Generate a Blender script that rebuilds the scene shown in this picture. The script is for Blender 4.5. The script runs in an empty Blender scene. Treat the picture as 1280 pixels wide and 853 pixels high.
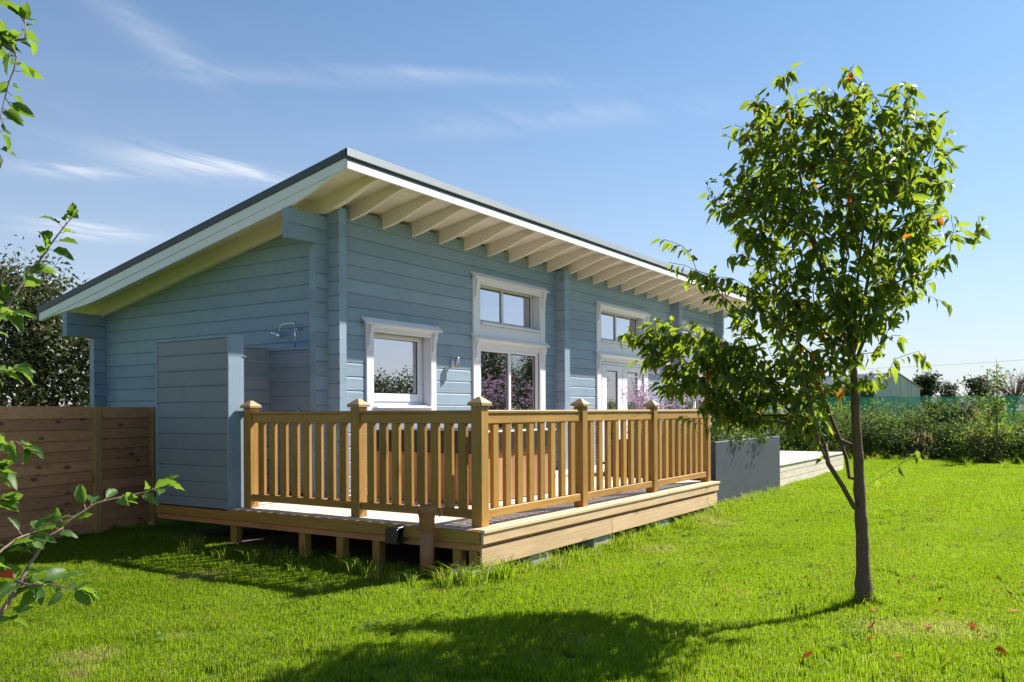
import bpy, bmesh, math, random
import numpy as np
from mathutils import Vector, Matrix

S = bpy.context.scene
COL = S.collection
R = math.radians
rnd = random.Random(7)

# ------------------------------------------------------------------ camera
EYE = Vector((0.0, 0.0, 1.42))
YAW, ROLL, F, CY = R(33.2533), R(-0.29436), 1059.77, 514.75
cd = bpy.data.cameras.new('camera')
cam = bpy.data.objects.new('camera', cd)
COL.objects.link(cam)
right = Vector((math.sin(YAW), -math.cos(YAW), 0)); fwd = Vector((math.cos(YAW), math.sin(YAW), 0)); down = Vector((0, 0, -1))
r2 = right * math.cos(ROLL) - down * math.sin(ROLL)
d2 = right * math.sin(ROLL) + down * math.cos(ROLL)
M = Matrix((r2, -d2, -fwd)).transposed().to_4x4()
M.translation = EYE
cam.matrix_world = M
cd.sensor_width = 36; cd.lens = F / 1280 * 36
cd.shift_y = (CY - 426.5) / 1280
cd.clip_start = 0.05; cd.clip_end = 3000
S.camera = cam

# ------------------------------------------------------------------ light
SUN = Vector((1.0, -0.46, 1.02)).normalized()
EL = math.asin(SUN.z); AZ = math.atan2(SUN.x, SUN.y)
ld = bpy.data.lights.new('sun', 'SUN'); ld.energy = 5.0; ld.angle = R(0.53); ld.color = (1.0, 0.95, 0.86)
sun = bpy.data.objects.new('sun', ld); COL.objects.link(sun)
sun.rotation_euler = (-SUN).to_track_quat('-Z', 'Y').to_euler()

W = bpy.data.worlds.new('World'); S.world = W; W.use_nodes = True
wt = W.node_tree; wn = wt.nodes; wl = wt.links
sky = wn.new('ShaderNodeTexSky'); sky.sky_type = 'NISHITA'; sky.sun_disc = False
sky.sun_elevation = EL; sky.sun_rotation = AZ
sky.air_density = 1.0; sky.dust_density = 0.5; sky.ozone_density = 3.5; sky.altitude = 20
bg = wn['Background']; bg.inputs[1].default_value = 0.061

def N(nt, t, **kw):
    n = nt.nodes.new(t)
    for k, v in kw.items():
        setattr(n, k, v)
    return n
def math_n(nt, op, a, b=None, c=None, clamp=False):
    n = nt.nodes.new('ShaderNodeMath'); n.operation = op; n.use_clamp = clamp
    for i, v in enumerate((a, b, c)):
        if v is None: continue
        if isinstance(v, (int, float)): n.inputs[i].default_value = v
        else: nt.links.new(v, n.inputs[i])
    return n.outputs[0]
def ramp_n(nt, fac, stops):
    n = nt.nodes.new('ShaderNodeValToRGB')
    cr = n.color_ramp
    while len(cr.elements) < len(stops): cr.elements.new(0.5)
    for e, (p, c) in zip(cr.elements, stops):
        e.position = p; e.color = (*c, 1) if len(c) == 3 else c
    nt.links.new(fac, n.inputs[0])
    return n.outputs[0]
def mix_n(nt, fac, a, b, blend='MIX'):
    n = nt.nodes.new('ShaderNodeMix'); n.data_type = 'RGBA'; n.blend_type = blend
    for i, v in ((0, fac), (6, a), (7, b)):
        if isinstance(v, (int, float)): n.inputs[i].default_value = v
        elif isinstance(v, (tuple, list)): n.inputs[i].default_value = (*v, 1)
        else: nt.links.new(v, n.inputs[i])
    return n.outputs[2]

# cirrus wisps in the sky: noise on the cloud plane (direction / height)
tc = N(wt, 'ShaderNodeTexCoord')
sp = N(wt, 'ShaderNodeSeparateXYZ'); wl.new(tc.outputs['Generated'], sp.inputs[0])
zc = math_n(wt, 'MAXIMUM', sp.outputs[2], 0.03)
qx = math_n(wt, 'DIVIDE', sp.outputs[0], zc); qy = math_n(wt, 'DIVIDE', sp.outputs[1], zc)
cb = N(wt, 'ShaderNodeCombineXYZ'); wl.new(qx, cb.inputs[0]); wl.new(qy, cb.inputs[1])
def cloud_noise(rot, sx, sy, scale, detail, seed):
    m = N(wt, 'ShaderNodeMapping'); m.inputs['Rotation'].default_value = (0, 0, rot); m.inputs['Scale'].default_value = (sx, sy, 1); m.inputs['Location'].default_value = (seed, seed * 1.7, 0)
    wl.new(cb.outputs[0], m.inputs[0])
    n = N(wt, 'ShaderNodeTexNoise'); n.inputs['Scale'].default_value = scale; n.inputs['Detail'].default_value = detail; n.inputs['Roughness'].default_value = 0.62; n.inputs['Distortion'].default_value = 0.6
    wl.new(m.outputs[0], n.inputs['Vector'])
    return n.outputs[0]
def smooth(v, a, b):
    n = N(wt, 'ShaderNodeMapRange'); n.interpolation_type = 'SMOOTHSTEP'; n.inputs[1].default_value = a; n.inputs[2].default_value = b
    wl.new(v, n.inputs[0]); return n.outputs[0]
veil = math_n(wt, 'MULTIPLY', smooth(cloud_noise(R(52), 0.35, 1.6, 0.9, 6, 3.1), 0.5, 0.85), smooth(cloud_noise(0, 1, 1, 0.5, 3, 8.0), 0.35, 0.7))
fine = cloud_noise(R(40), 0.8, 2.6, 2.2, 8, 5.0)
def streak(cx, cy, ang, ln, wd, amp):
    dx = math_n(wt, 'SUBTRACT', qx, cx); dy = math_n(wt, 'SUBTRACT', qy, cy)
    a = math_n(wt, 'ADD', math_n(wt, 'MULTIPLY', dx, math.cos(ang) / ln), math_n(wt, 'MULTIPLY', dy, math.sin(ang) / ln))
    b = math_n(wt, 'ADD', math_n(wt, 'MULTIPLY', dx, -math.sin(ang) / wd), math_n(wt, 'MULTIPLY', dy, math.cos(ang) / wd))
    b = math_n(wt, 'ADD', b, math_n(wt, 'MULTIPLY', math_n(wt, 'SUBTRACT', fine, 0.5), 2.2))
    g = math_n(wt, 'EXPONENT', math_n(wt, 'MULTIPLY', math_n(wt, 'ADD', math_n(wt, 'POWER', math_n(wt, 'ABSOLUTE', a), 2.0), math_n(wt, 'POWER', math_n(wt, 'ABSOLUTE', b), 2.0)), -1.0))
    g = math_n(wt, 'MULTIPLY', g, smooth(fine, 0.25, 0.75))
    return math_n(wt, 'MULTIPLY', g, amp)
st = streak(2.25, 2.86, R(-10), 0.28, 0.09, 1.5)
for args in ((1.95, 3.42, R(-40), 0.22, 0.12, 0.75), (2.1, 3.05, R(-5), 0.3, 0.16, 0.5), (2.62, 4.5, R(-20), 0.26, 0.22, 1.0), (1.39, 2.05, R(25), 0.35, 0.06, 0.24), (1.75, 1.95, R(-50), 0.5, 0.06, 0.16), (2.0, 1.55, R(-48), 0.4, 0.045, 0.22), (2.5, 1.5, R(-70), 0.6, 0.14, 0.2)):
    st = math_n(wt, 'ADD', st, streak(*args))
cf = math_n(wt, 'MINIMUM', math_n(wt, 'ADD', math_n(wt, 'MULTIPLY', veil, 0.13), st), 0.85)
skyc = mix_n(wt, 1.0, sky.outputs[0], (0.57, 0.965, 1.12), 'MULTIPLY')
# pale summer haze low over the whole horizon
hz = math_n(wt, 'EXPONENT', math_n(wt, 'MULTIPLY', math_n(wt, 'MAXIMUM', sp.outputs[2], 0.0), -4.6))
skyc = mix_n(wt, math_n(wt, 'MULTIPLY', hz, 0.84), skyc, (7.3, 6.75, 7.0))
cloud = mix_n(wt, cf, skyc, (8.0, 8.3, 8.7))
wl.new(cloud, bg.inputs[0])

S.view_settings.view_transform = 'Standard'; S.view_settings.look = 'None'
S.view_settings.exposure = 1.08; S.view_settings.gamma = 1
S.cycles.max_bounces = 8; S.cycles.diffuse_bounces = 2; S.cycles.transparent_max_bounces = 12
S.cycles.use_denoising = True

# ------------------------------------------------------------------ materials
def new_mat(name):
    m = bpy.data.materials.new(name); m.use_nodes = True
    return m, m.node_tree, m.node_tree.nodes['Principled BSDF']
def coords(nt, scale, jitter=True):
    g = N(nt, 'ShaderNodeNewGeometry')
    m = N(nt, 'ShaderNodeMapping'); m.inputs['Scale'].default_value = scale
    nt.links.new(g.outputs['Position'], m.inputs[0])
    oi = N(nt, 'ShaderNodeObjectInfo')
    if jitter:
        off = math_n(nt, 'MULTIPLY', oi.outputs['Random'], 37.0)
        c = N(nt, 'ShaderNodeCombineXYZ'); 
        for i in range(3): nt.links.new(off, c.inputs[i])
        nt.links.new(c.outputs[0], m.inputs['Location'])
    return m.outputs[0], oi.outputs['Random']
def noise(nt, vec, scale, detail=4, rough=0.55, dist=0.0):
    n = N(nt, 'ShaderNodeTexNoise'); n.inputs['Scale'].default_value = scale; n.inputs['Detail'].default_value = detail
    n.inputs['Roughness'].default_value = rough; n.inputs['Distortion'].default_value = dist
    if vec is not None: nt.links.new(vec, n.inputs['Vector'])
    return n.outputs[0]
def bump(nt, b, h, strength, dist=0.01):
    n = N(nt, 'ShaderNodeBump'); n.inputs['Strength'].default_value = strength; n.inputs['Distance'].default_value = dist
    nt.links.new(h, n.inputs['Height']); nt.links.new(n.outputs[0], b.inputs['Normal'])
def axis_scale(axis, along, across):
    s = [across] * 3; s['xyz'.index(axis)] = along; return tuple(s)

_cache = {}
def wood(name, axis, lo, hi, knots=0.6, vary=0.25, rough=0.7, knot_col=None):
    key = (name, axis)
    if key in _cache: return _cache[key]
    m, nt, b = new_mat(name + '_' + axis)
    v, orr = coords(nt, axis_scale(axis, 1.2, 22))
    g = noise(nt, v, 1.6, 6, 0.6, 0.7)
    c = ramp_n(nt, g, [(0.28, lo), (0.72, hi)])
    v2, _ = coords(nt, axis_scale(axis, 1.5, 5.2))
    vo = N(nt, 'ShaderNodeTexVoronoi'); vo.inputs['Scale'].default_value = 1.15; nt.links.new(v2, vo.inputs['Vector'])
    k = N(nt, 'ShaderNodeMapRange'); k.interpolation_type = 'SMOOTHSTEP'
    k.inputs[1].default_value = 0.05; k.inputs[2].default_value = 0.2; k.inputs[3].default_value = knots; k.inputs[4].default_value = 0.0
    nt.links.new(vo.outputs['Distance'], k.inputs[0])
    kc = knot_col or tuple(x * 0.35 for x in lo)
    c = mix_n(nt, k.outputs[0], c, kc)
    v3, _ = coords(nt, (1, 1, 1))
    bl = noise(nt, v3, 1.7, 3)
    val = math_n(nt, 'ADD', math_n(nt, 'MULTIPLY', orr, vary), math_n(nt, 'MULTIPLY', bl, 0.35))
    hs = N(nt, 'ShaderNodeHueSaturation'); nt.links.new(c, hs.inputs['Color'])
    nt.links.new(math_n(nt, 'ADD', val, 1.0 - vary * 0.5 - 0.175), hs.inputs['Value'])
    nt.links.new(hs.outputs[0], b.inputs['Base Color'])
    b.inputs['Roughness'].default_value = rough
    bump(nt, b, g, 0.35, 0.004)
    _cache[key] = m; return m
def paint(name, col, axis='x', rough=0.55, grain=0.3, vary=0.1, blotch=0.14):
    key = (name, axis)
    if key in _cache: return _cache[key]
    m, nt, b = new_mat(name + '_' + axis)
    v, orr = coords(nt, axis_scale(axis, 1.5, 28))
    g = noise(nt, v, 1.5, 5, 0.6, 0.4)
    v3, _ = coords(nt, (1, 1, 1)); bl = noise(nt, v3, 2.3, 5, 0.65)
    hs = N(nt, 'ShaderNodeHueSaturation'); hs.inputs['Color'].default_value = (*col, 1)
    val = math_n(nt, 'ADD', math_n(nt, 'MULTIPLY', orr, vary), math_n(nt, 'ADD', math_n(nt, 'MULTIPLY', bl, blotch), math_n(nt, 'MULTIPLY', g, 0.1)))
    nt.links.new(math_n(nt, 'ADD', val, 1.0 - vary / 2 - blotch / 2 - 0.05), hs.inputs['Value'])
    out_c = hs.outputs[0]
    if name in ('blue_paint', 'screen_paint'):
        v4, _ = coords(nt, axis_scale(axis, 2.2, 6.5)); vo = N(nt, 'ShaderNodeTexVoronoi'); vo.inputs['Scale'].default_value = 1.0; nt.links.new(v4, vo.inputs['Vector'])
        k = N(nt, 'ShaderNodeMapRange'); k.interpolation_type = 'SMOOTHSTEP'; k.inputs[1].default_value = 0.03; k.inputs[2].default_value = 0.16; k.inputs[3].default_value = 0.32; k.inputs[4].default_value = 0.0
        nt.links.new(vo.outputs['Distance'], k.inputs[0]); out_c = mix_n(nt, k.outputs[0], out_c, tuple(x * 0.62 for x in col))
        v5, _ = coords(nt, (3.0, 3.0, 0.5), False); run = noise(nt, v5, 1.6, 5, 0.7)
        rr_ = N(nt, 'ShaderNodeMapRange'); rr_.inputs[1].default_value = 0.5; rr_.inputs[2].default_value = 0.8; rr_.inputs[3].default_value = 0.0; rr_.inputs[4].default_value = 0.3; nt.links.new(run, rr_.inputs[0])
        out_c = mix_n(nt, rr_.outputs[0], out_c, tuple(x * 1.15 + 0.03 for x in col))
    nt.links.new(out_c, b.inputs['Base Color'])
    b.inputs['Roughness'].default_value = rough
    bump(nt, b, g, grain, 0.003)
    _cache[key] = m; return m
def plain(name, col, rough=0.5, metal=0.0, blotch=0.12, scale=6.0, bmp=0.1):
    if name in _cache: return _cache[name]
    m, nt, b = new_mat(name)
    v, orr = coords(nt, (1, 1, 1)); n = noise(nt, v, scale, 6, 0.65)
    c = mix_n(nt, n, tuple(x * (1 - blotch) for x in col), tuple(min(1, x * (1 + blotch)) for x in col))
    nt.links.new(c, b.inputs['Base Color']); b.inputs['Roughness'].default_value = rough; b.inputs['Metallic'].default_value = metal
    if bmp: bump(nt, b, n, bmp, 0.016 if name == 'bark' else 0.004)
    _cache[name] = m; return m
def leafmat(name, dark, light, trans, orange=0.0, rough=0.42, tw=0.45, ocol=(0.5, 0.13, 0.02)):
    m, nt, b = new_mat(name)
    g = N(nt, 'ShaderNodeNewGeometry'); oi = N(nt, 'ShaderNodeObjectInfo')
    r = math_n(nt, 'FRACT', math_n(nt, 'ADD', g.outputs['Random Per Island'], math_n(nt, 'MULTIPLY', oi.outputs['Random'], 7.13)))
    c = ramp_n(nt, r, [(0.0, dark), (1.0, light)])
    ct = ramp_n(nt, r, [(0.0, tuple(x * 0.75 for x in trans)), (1.0, trans)])
    if orange:
        r2_ = math_n(nt, 'FRACT', math_n(nt, 'MULTIPLY', r, 17.37))
        f = math_n(nt, 'LESS_THAN', r2_, orange)
        c = mix_n(nt, f, c, ocol); ct = mix_n(nt, f, ct, tuple(min(1, x * 1.5) for x in ocol))
    v, _ = coords(nt, (1, 1, 1)); n = noise(nt, v, 45, 3)
    c = mix_n(nt, math_n(nt, 'MULTIPLY', n, 0.35), c, tuple(x * 0.6 for x in dark))
    nt.links.new(c, b.inputs['Base Color']); b.inputs['Roughness'].default_value = rough; b.inputs['Specular IOR Level'].default_value = 0.28
    t = N(nt, 'ShaderNodeBsdfTranslucent'); nt.links.new(ct, t.inputs[0])
    mx = N(nt, 'ShaderNodeMixShader'); mx.inputs[0].default_value = tw
    nt.links.new(b.outputs[0], mx.inputs[1]); nt.links.new(t.outputs[0], mx.inputs[2])
    out = nt.nodes['Material Output']; nt.links.new(mx.outputs[0], out.inputs[0])
    return m

BLUE = (0.240, 0.318, 0.402)
def screen_blue(ax): return paint('screen_paint', (0.215, 0.25, 0.285), ax, 0.6, 0.6, 0.14, 0.2)
def blue(ax): return paint('blue_paint', BLUE, ax, 0.6, 0.8, 0.2, 0.28)
WHITE = paint('white_paint', (0.80, 0.775, 0.82), 'x', 0.45, 0.12, 0.04, 0.06)
CREAM = paint('cream_paint', (0.92, 0.80, 0.745), 'y', 0.6, 0.35, 0.10, 0.12)
CREAMX = paint('cream_paint', (0.92, 0.80, 0.745), 'x', 0.6, 0.35, 0.10, 0.12)
def stain(ax): return wood('golden_stain', ax, (0.295, 0.147, 0.026), (0.44, 0.24, 0.052), 0.5, 0.3, 0.55)
def pine(ax): return wood('pale_pine', ax, (0.56, 0.355, 0.18), (0.74, 0.52, 0.31), 0.55, 0.22, 0.7, (0.24, 0.12, 0.05))
def decking(ax): return wood('deck_board', ax, (0.52, 0.43, 0.345), (0.68, 0.585, 0.48), 0.3, 0.22, 0.75)
def bleached(ax): return wood('bleached_decking', ax, (0.58, 0.49, 0.38), (0.74, 0.66, 0.54), 0.25, 0.15, 0.75)
def brownpine(ax): return wood('brown_fence_timber', ax, (0.52, 0.205, 0.085), (0.68, 0.325, 0.15), 0.85, 0.4, 0.75, (0.07, 0.03, 0.015))
def cedar(ax): return wood('cedar_cladding', ax, (0.38, 0.185, 0.088), (0.50, 0.265, 0.135), 0.2, 0.25, 0.6)
ROOFMAT = plain('roof_membrane', (0.05, 0.06, 0.075), 0.5, 0, 0.15, 3)
TRIM = plain('eave_metal', (0.42, 0.43, 0.45), 0.4, 0.3, 0.1, 4, 0.05)
SLATE = plain('grey_painted_render', (0.041, 0.047, 0.07), 0.6, 0, 0.34, 5, 0.25)
CHROME = plain('chrome', (0.75, 0.77, 0.8), 0.08, 1.0, 0.02, 4, 0)
STEEL = plain('brushed_steel', (0.55, 0.55, 0.56), 0.3, 1.0, 0.05, 20, 0)
BLACK = plain('black_plastic', (0.02, 0.021, 0.024), 0.3, 0, 0.2, 8, 0.05)
LID = plain('black_vinyl', (0.022, 0.02, 0.02), 0.45, 0, 0.25, 10, 0.2)
CONC = plain('concrete', (0.36, 0.35, 0.32), 0.9, 0, 0.3, 14, 0.5)
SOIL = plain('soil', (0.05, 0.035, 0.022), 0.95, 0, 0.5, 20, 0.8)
TERRA = plain('terracotta_pipe', (0.36, 0.155, 0.062), 0.5, 0, 0.2, 7, 0.15)
BARK = plain('bark', (0.135, 0.08, 0.05), 0.85, 0, 0.65, 32, 1.0)
TWIG = plain('twig_bark', (0.19, 0.115, 0.085), 0.75, 0, 0.3, 30, 0.4)
DARKWOOD = plain('dark_interior', (0.18, 0.13, 0.09), 0.7)
BLIND = plain('white_blind', (0.8, 0.8, 0.8), 0.8, 0, 0.03, 3, 0)
CURTAIN = plain('green_curtain', (0.30, 0.42, 0.36), 0.85, 0, 0.1, 5, 0)
GASKET = plain('dark_gasket', (0.03, 0.03, 0.032), 0.5)
TIN = None

def glass_mat(base=0.55):
    m, nt, b = new_mat('window_glass')
    nt.nodes.remove(b)
    tr = N(nt, 'ShaderNodeBsdfTransparent'); tr.inputs[0].default_value = (0.86, 0.90, 0.88, 1)
    gl = N(nt, 'ShaderNodeBsdfGlossy'); gl.inputs['Roughness'].default_value = 0.0; gl.inputs[0].default_value = (0.93, 0.88, 0.95, 1)
    lw = N(nt, 'ShaderNodeFresnel'); lw.inputs[0].default_value = 1.5
    f = math_n(nt, 'ADD', math_n(nt, 'MULTIPLY', lw.outputs[0], 1.2), base, clamp=True)
    mx = N(nt, 'ShaderNodeMixShader'); nt.links.new(f, mx.inputs[0]); nt.links.new(tr.outputs[0], mx.inputs[1]); nt.links.new(gl.outputs[0], mx.inputs[2])
    nt.links.new(mx.outputs[0], nt.nodes['Material Output'].inputs[0])
    return m
GLASS = glass_mat(); DOORGLASS = glass_mat(0.36)

# ------------------------------------------------------------------ builders
LOC = {}
def props(o, label=None, cat=None, group=None, kind=None):
    if label: o['label'] = label
    if cat: o['category'] = cat
    if group: o['group'] = group
    if kind: o['kind'] = kind
    return o
def thing(name, loc, label, cat, group=None):
    o = bpy.data.objects.new(name, None); COL.objects.link(o)
    o.location = loc; o.empty_display_size = 0.2; LOC[o.name] = Vector(loc)
    return props(o, label, cat, group)
def link(name, me, mat, parent, c):
    o = bpy.data.objects.new(name, me); COL.objects.link(o)
    if mat is not None and not me.materials: me.materials.append(mat)
    c = Vector(c); LOC[o.name] = c
    if parent is not None:
        o.parent = parent; o.location = c - LOC[parent.name]
    else: o.location = c
    return o
def finish(name, bm, mat, parent=None, bevel=0.0, smooth_=False):
    if bevel:
        bmesh.ops.bevel(bm, geom=list(bm.edges), offset=bevel, segments=1, affect='EDGES', clamp_overlap=True)
    bmesh.ops.recalc_face_normals(bm, faces=bm.faces)
    co = [v.co for v in bm.verts]
    lo = Vector((min(v.x for v in co), min(v.y for v in co), min(v.z for v in co)))
    hi = Vector((max(v.x for v in co), max(v.y for v in co), max(v.z for v in co)))
    c = (lo + hi) / 2
    if parent is None: c.z = lo.z
    bmesh.ops.translate(bm, verts=bm.verts, vec=-c)
    me = bpy.data.meshes.new(name)
    if smooth_:
        for f in bm.faces: f.smooth = True
    bm.to_mesh(me); bm.free()
    return link(name, me, mat, parent, c)
def bbox(bm, x0, x1, y0, y1, z0, z1):
    vs = [bm.verts.new((x, y, z)) for x in (x0, x1) for y in (y0, y1) for z in (z0, z1)]
    for f in ((0, 1, 3, 2), (4, 6, 7, 5), (0, 4, 5, 1), (2, 3, 7, 6), (0, 2, 6, 4), (1, 5, 7, 3)):
        bm.faces.new([vs[i] for i in f])
def box(name, b, mat, parent=None, bevel=0.0):
    bm = bmesh.new()
    for q in (b if isinstance(b[0], (tuple, list)) else [b]): bbox(bm, *q)
    return finish(name, bm, mat, parent, bevel)
def prism(name, poly, axis, a, b, mat, parent=None, bevel=0.0):
    """poly in the two other axes (in x,y,z order) extruded along axis from a to b"""
    bm = bmesh.new(); n = len(poly)
    def P(t, p):
        if axis == 'x': return (t, p[0], p[1])
        if axis == 'y': return (p[0], t, p[1])
        return (p[0], p[1], t)
    v0 = [bm.verts.new(P(a, p)) for p in poly]; v1 = [bm.verts.new(P(b, p)) for p in poly]
    bm.faces.new(v0); bm.faces.new(v1[::-1])
    for i in range(n): bm.faces.new([v0[i], v0[(i + 1) % n], v1[(i + 1) % n], v1[i]])
    return finish(name, bm, mat, parent, bevel)
def tube_into(bm, pts, rads, n=8, cap=True):
    pts = [Vector(p) for p in pts]; rings = []
    up = None
    for i, p in enumerate(pts):
        t = (pts[min(i + 1, len(pts) - 1)] - pts[max(i - 1, 0)])
        if t.length < 1e-9: t = Vector((0, 0, 1))
        t.normalize()
        if up is None: up = t.orthogonal().normalized()
        a = (up - t * up.dot(t))
        a = a.normalized() if a.length > 1e-6 else t.orthogonal().normalized()
        up = a; b = t.cross(a); r = rads[i] if isinstance(rads, (list, tuple)) else rads
        rings.append([bm.verts.new(p + (a * math.cos(2 * math.pi * k / n) + b * math.sin(2 * math.pi * k / n)) * r) for k in range(n)])
    for i in range(len(rings) - 1):
        for k in range(n):
            bm.faces.new([rings[i][k], rings[i][(k + 1) % n], rings[i + 1][(k + 1) % n], rings[i + 1][k]])
    if cap:
        bm.faces.new(rings[0][::-1]); bm.faces.new(rings[-1])
def tube(name, pts, rads, mat, parent=None, n=10):
    bm = bmesh.new(); tube_into(bm, pts, rads, n); return finish(name, bm, mat, parent, 0, True)

# leaf meshes -------------------------------------------------------
def leaf_geo(L, Wd, fold=0.25, droop=0.25, seg=4, tip=1.0):
    ys = np.linspace(0, 1, seg + 1); vs = []; fs = []
    wprof = np.sin(np.pi * np.clip(ys, 0, 1) ** 0.8) ** 0.8 * (1 - 0.15 * ys)
    for i, y in enumerate(ys):
        w = Wd * 0.5 * wprof[i] if 0 < i < seg else 0.0
        z0 = -droop * L * y * y
        if w == 0.0: vs.append((0, y * L, z0))
        else:
            wob = 0.06 * Wd * (1 if i % 2 else -1)
            vs += [(-w, y * L, z0 + w * fold * 2 + wob), (0, y * L, z0), (w, y * L, z0 + w * fold * 2 - wob)]
    fs += [(0, 2, 1), (0, 3, 2)]
    for i in range(1, seg - 1):
        a = 1 + (i - 1) * 3; b = a + 3
        fs += [(a, a + 1, b + 1, b), (a + 1, a + 2, b + 2, b + 1)]
    a = 1 + (seg - 2) * 3; t = len(vs) - 1
    fs += [(a, a + 1, t), (a + 1, a + 2, t)]
    return np.array(vs, float), fs
def frame_from(dirv, roll):
    y = Vector(dirv).normalized(); z = Vector((0, 0, 1)); x = y.cross(z)
    if x.length < 1e-3: x = Vector((1, 0, 0))
    x.normalize(); z = x.cross(y)
    m = Matrix((x, y, z)).transposed()
    return m @ Matrix.Rotation(roll, 3, 'Y')
def merged_leaves(name, geos, items, mat, parent, kind=None, smooth_=True):
    """items: (geo index, position, 3x3, scale)"""
    V = []; Fs = []; off = 0
    for gi, p, m, s in items:
        g, f = geos[gi]
        v = (g * s) @ np.array(m).T + np.array(p)
        V.append(v); Fs += [tuple(i + off for i in q) for q in f]; off += len(v)
    V = np.concatenate(V); c = V.mean(0)
    if parent is None: c[2] = V[:, 2].min()
    me = bpy.data.meshes.new(name); me.from_pydata((V - c).tolist(), [], Fs)
    if smooth_: me.polygons.foreach_set('use_smooth', [True] * len(me.polygons))
    o = link(name, me, mat, parent, c)
    if kind: o['kind'] = kind
    return o
def rand_dir(r, zlo=-1.0, zhi=1.0):
    z = r.uniform(zlo, zhi); a = r.uniform(0, 2 * math.pi); q = math.sqrt(max(0, 1 - z * z))
    return Vector((q * math.cos(a), q * math.sin(a), z))
QUADLEAF = [leaf_geo(1, 0.55, 0.2, 0.2, 2), leaf_geo(1, 0.7, 0.3, 0.35, 2), leaf_geo(1, 0.3, 0.2, 0.3, 2)]
def cloud_items(blobs, n, size, seed, clump=0.16, per=18, gi=(0, 1)):
    """leaves in clumps spread through a union of ellipsoids (x,y,z,rx,ry,rz)"""
    r = random.Random(seed); items = []
    vol = [b[3] * b[4] + b[3] * b[5] + b[4] * b[5] for b in blobs]
    while len(items) < n:
        b = r.choices(blobs, vol)[0]
        d = rand_dir(r, -0.9, 1.0); rad = r.random() ** 0.42
        rad *= 0.85 + 0.3 * math.sin(d.x * 5 + seed) * math.sin(d.y * 6 + d.z * 4 + seed * 2)
        c = Vector((b[0] + d.x * b[3] * rad, b[1] + d.y * b[4] * rad, b[2] + d.z * b[5] * rad))
        k = r.uniform(0.5, 1.4); cl = clump * k
        for _ in range(int(per * k)):
            p = c + Vector((r.gauss(0, cl), r.gauss(0, cl), r.gauss(0, cl * 0.8)))
            if p.z < 0.02: continue
            dv = (p - c).normalized() * 0.6 + rand_dir(r) * 0.8 + Vector((0, 0, 0.15))
            items.append((r.choice(gi), p, frame_from(dv, r.uniform(-1.2, 1.2)), size * r.uniform(0.65, 1.25)))
    return items

# ================================================================== GROUND
def lawn_color(nt):
    g = N(nt, 'ShaderNodeNewGeometry')
    big = noise(nt, g.outputs['Position'], 0.55, 5, 0.6, 0.3)
    mid = noise(nt, g.outputs['Position'], 2.6, 4, 0.6)
    fine_ = noise(nt, g.outputs['Position'], 30.0, 3, 0.6)
    c = ramp_n(nt, big, [(0.3, (0.092, 0.175, 0.008)), (0.5, (0.145, 0.235, 0.010)), (0.7, (0.215, 0.285, 0.016))])
    dry = N(nt, 'ShaderNodeMapRange'); dry.inputs[1].default_value = 0.60; dry.inputs[2].default_value = 0.78; nt.links.new(mid, dry.inputs[0])
    c = mix_n(nt, math_n(nt, 'MULTIPLY', dry.outputs[0], 0.6), c, (0.36, 0.33, 0.12))
    sx_ = N(nt, 'ShaderNodeSeparateXYZ'); nt.links.new(g.outputs['Position'], sx_.inputs[0])
    band = math_n(nt, 'SINE', math_n(nt, 'ADD', math_n(nt, 'MULTIPLY', sx_.outputs[1], 5.6), math_n(nt, 'MULTIPLY', big, 4.0)))
    hs = N(nt, 'ShaderNodeHueSaturation'); nt.links.new(c, hs.inputs['Color']); nt.links.new(math_n(nt, 'ADD', math_n(nt, 'MULTIPLY', band, 0.15), math_n(nt, 'ADD', math_n(nt, 'MULTIPLY', mid, 0.5), 0.76)), hs.inputs['Value']); c = hs.outputs[0]
    # worn, thatchy places in the turf
    for (x, y, rad) in ((6.10, 0.60, 0.34), (5.95, 1.0, 0.28), (2.75, 4.75, 0.24), (3.3, 4.75, 0.13), (2.55, 4.5, 0.12), (8.2, 3.55, 0.3), (10.3, 3.7, 0.35), (4.72, 6.4, 0.3)):
        v = N(nt, 'ShaderNodeVectorMath'); v.operation = 'DISTANCE'; nt.links.new(g.outputs['Position'], v.inputs[0]); v.inputs[1].default_value = (x, y, 0.02)
        d = math_n(nt, 'SUBTRACT', 1.0, math_n(nt, 'DIVIDE', v.outputs['Value'], rad), clamp=True)
        d = math_n(nt, 'MULTIPLY', d, math_n(nt, 'ADD', math_n(nt, 'MULTIPLY', fine_, 2.4), -0.2), clamp=True)
        d = math_n(nt, 'MULTIPLY', d, 1.6, clamp=True)
        c = mix_n(nt, d, c, (0.46, 0.34, 0.19))
    return c, fine_
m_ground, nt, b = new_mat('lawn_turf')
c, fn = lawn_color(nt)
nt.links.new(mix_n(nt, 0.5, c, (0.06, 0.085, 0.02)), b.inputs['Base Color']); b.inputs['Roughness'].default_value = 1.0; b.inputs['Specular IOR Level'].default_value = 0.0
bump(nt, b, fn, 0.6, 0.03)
def ground_z(x, y):
    if x < -4 or x > 30 or y < -12 or y > 16: return 0.0
    return 0.022 * math.sin(x * 0.9 + 0.4) * math.sin(y * 1.1 + 1.0) + 0.012 * math.sin(x * 2.3 + y * 1.7) + 0.035 * math.exp(-((x - 6.544) ** 2 + (y - 1.244) ** 2) / 0.12)
xs = sorted(set([-400, -120, -40, -12] + [-4 + 0.25 * i for i in range(137)] + [40, 60, 100, 200, 400, 900]))
ys = sorted(set([-600, -150, -50, -20] + [-12 + 0.25 * i for i in range(113)] + [24, 40, 80, 200, 700]))
gv = [(x, y, ground_z(x, y) - 0.018) for x in xs for y in ys]; ny = len(ys)
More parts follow.
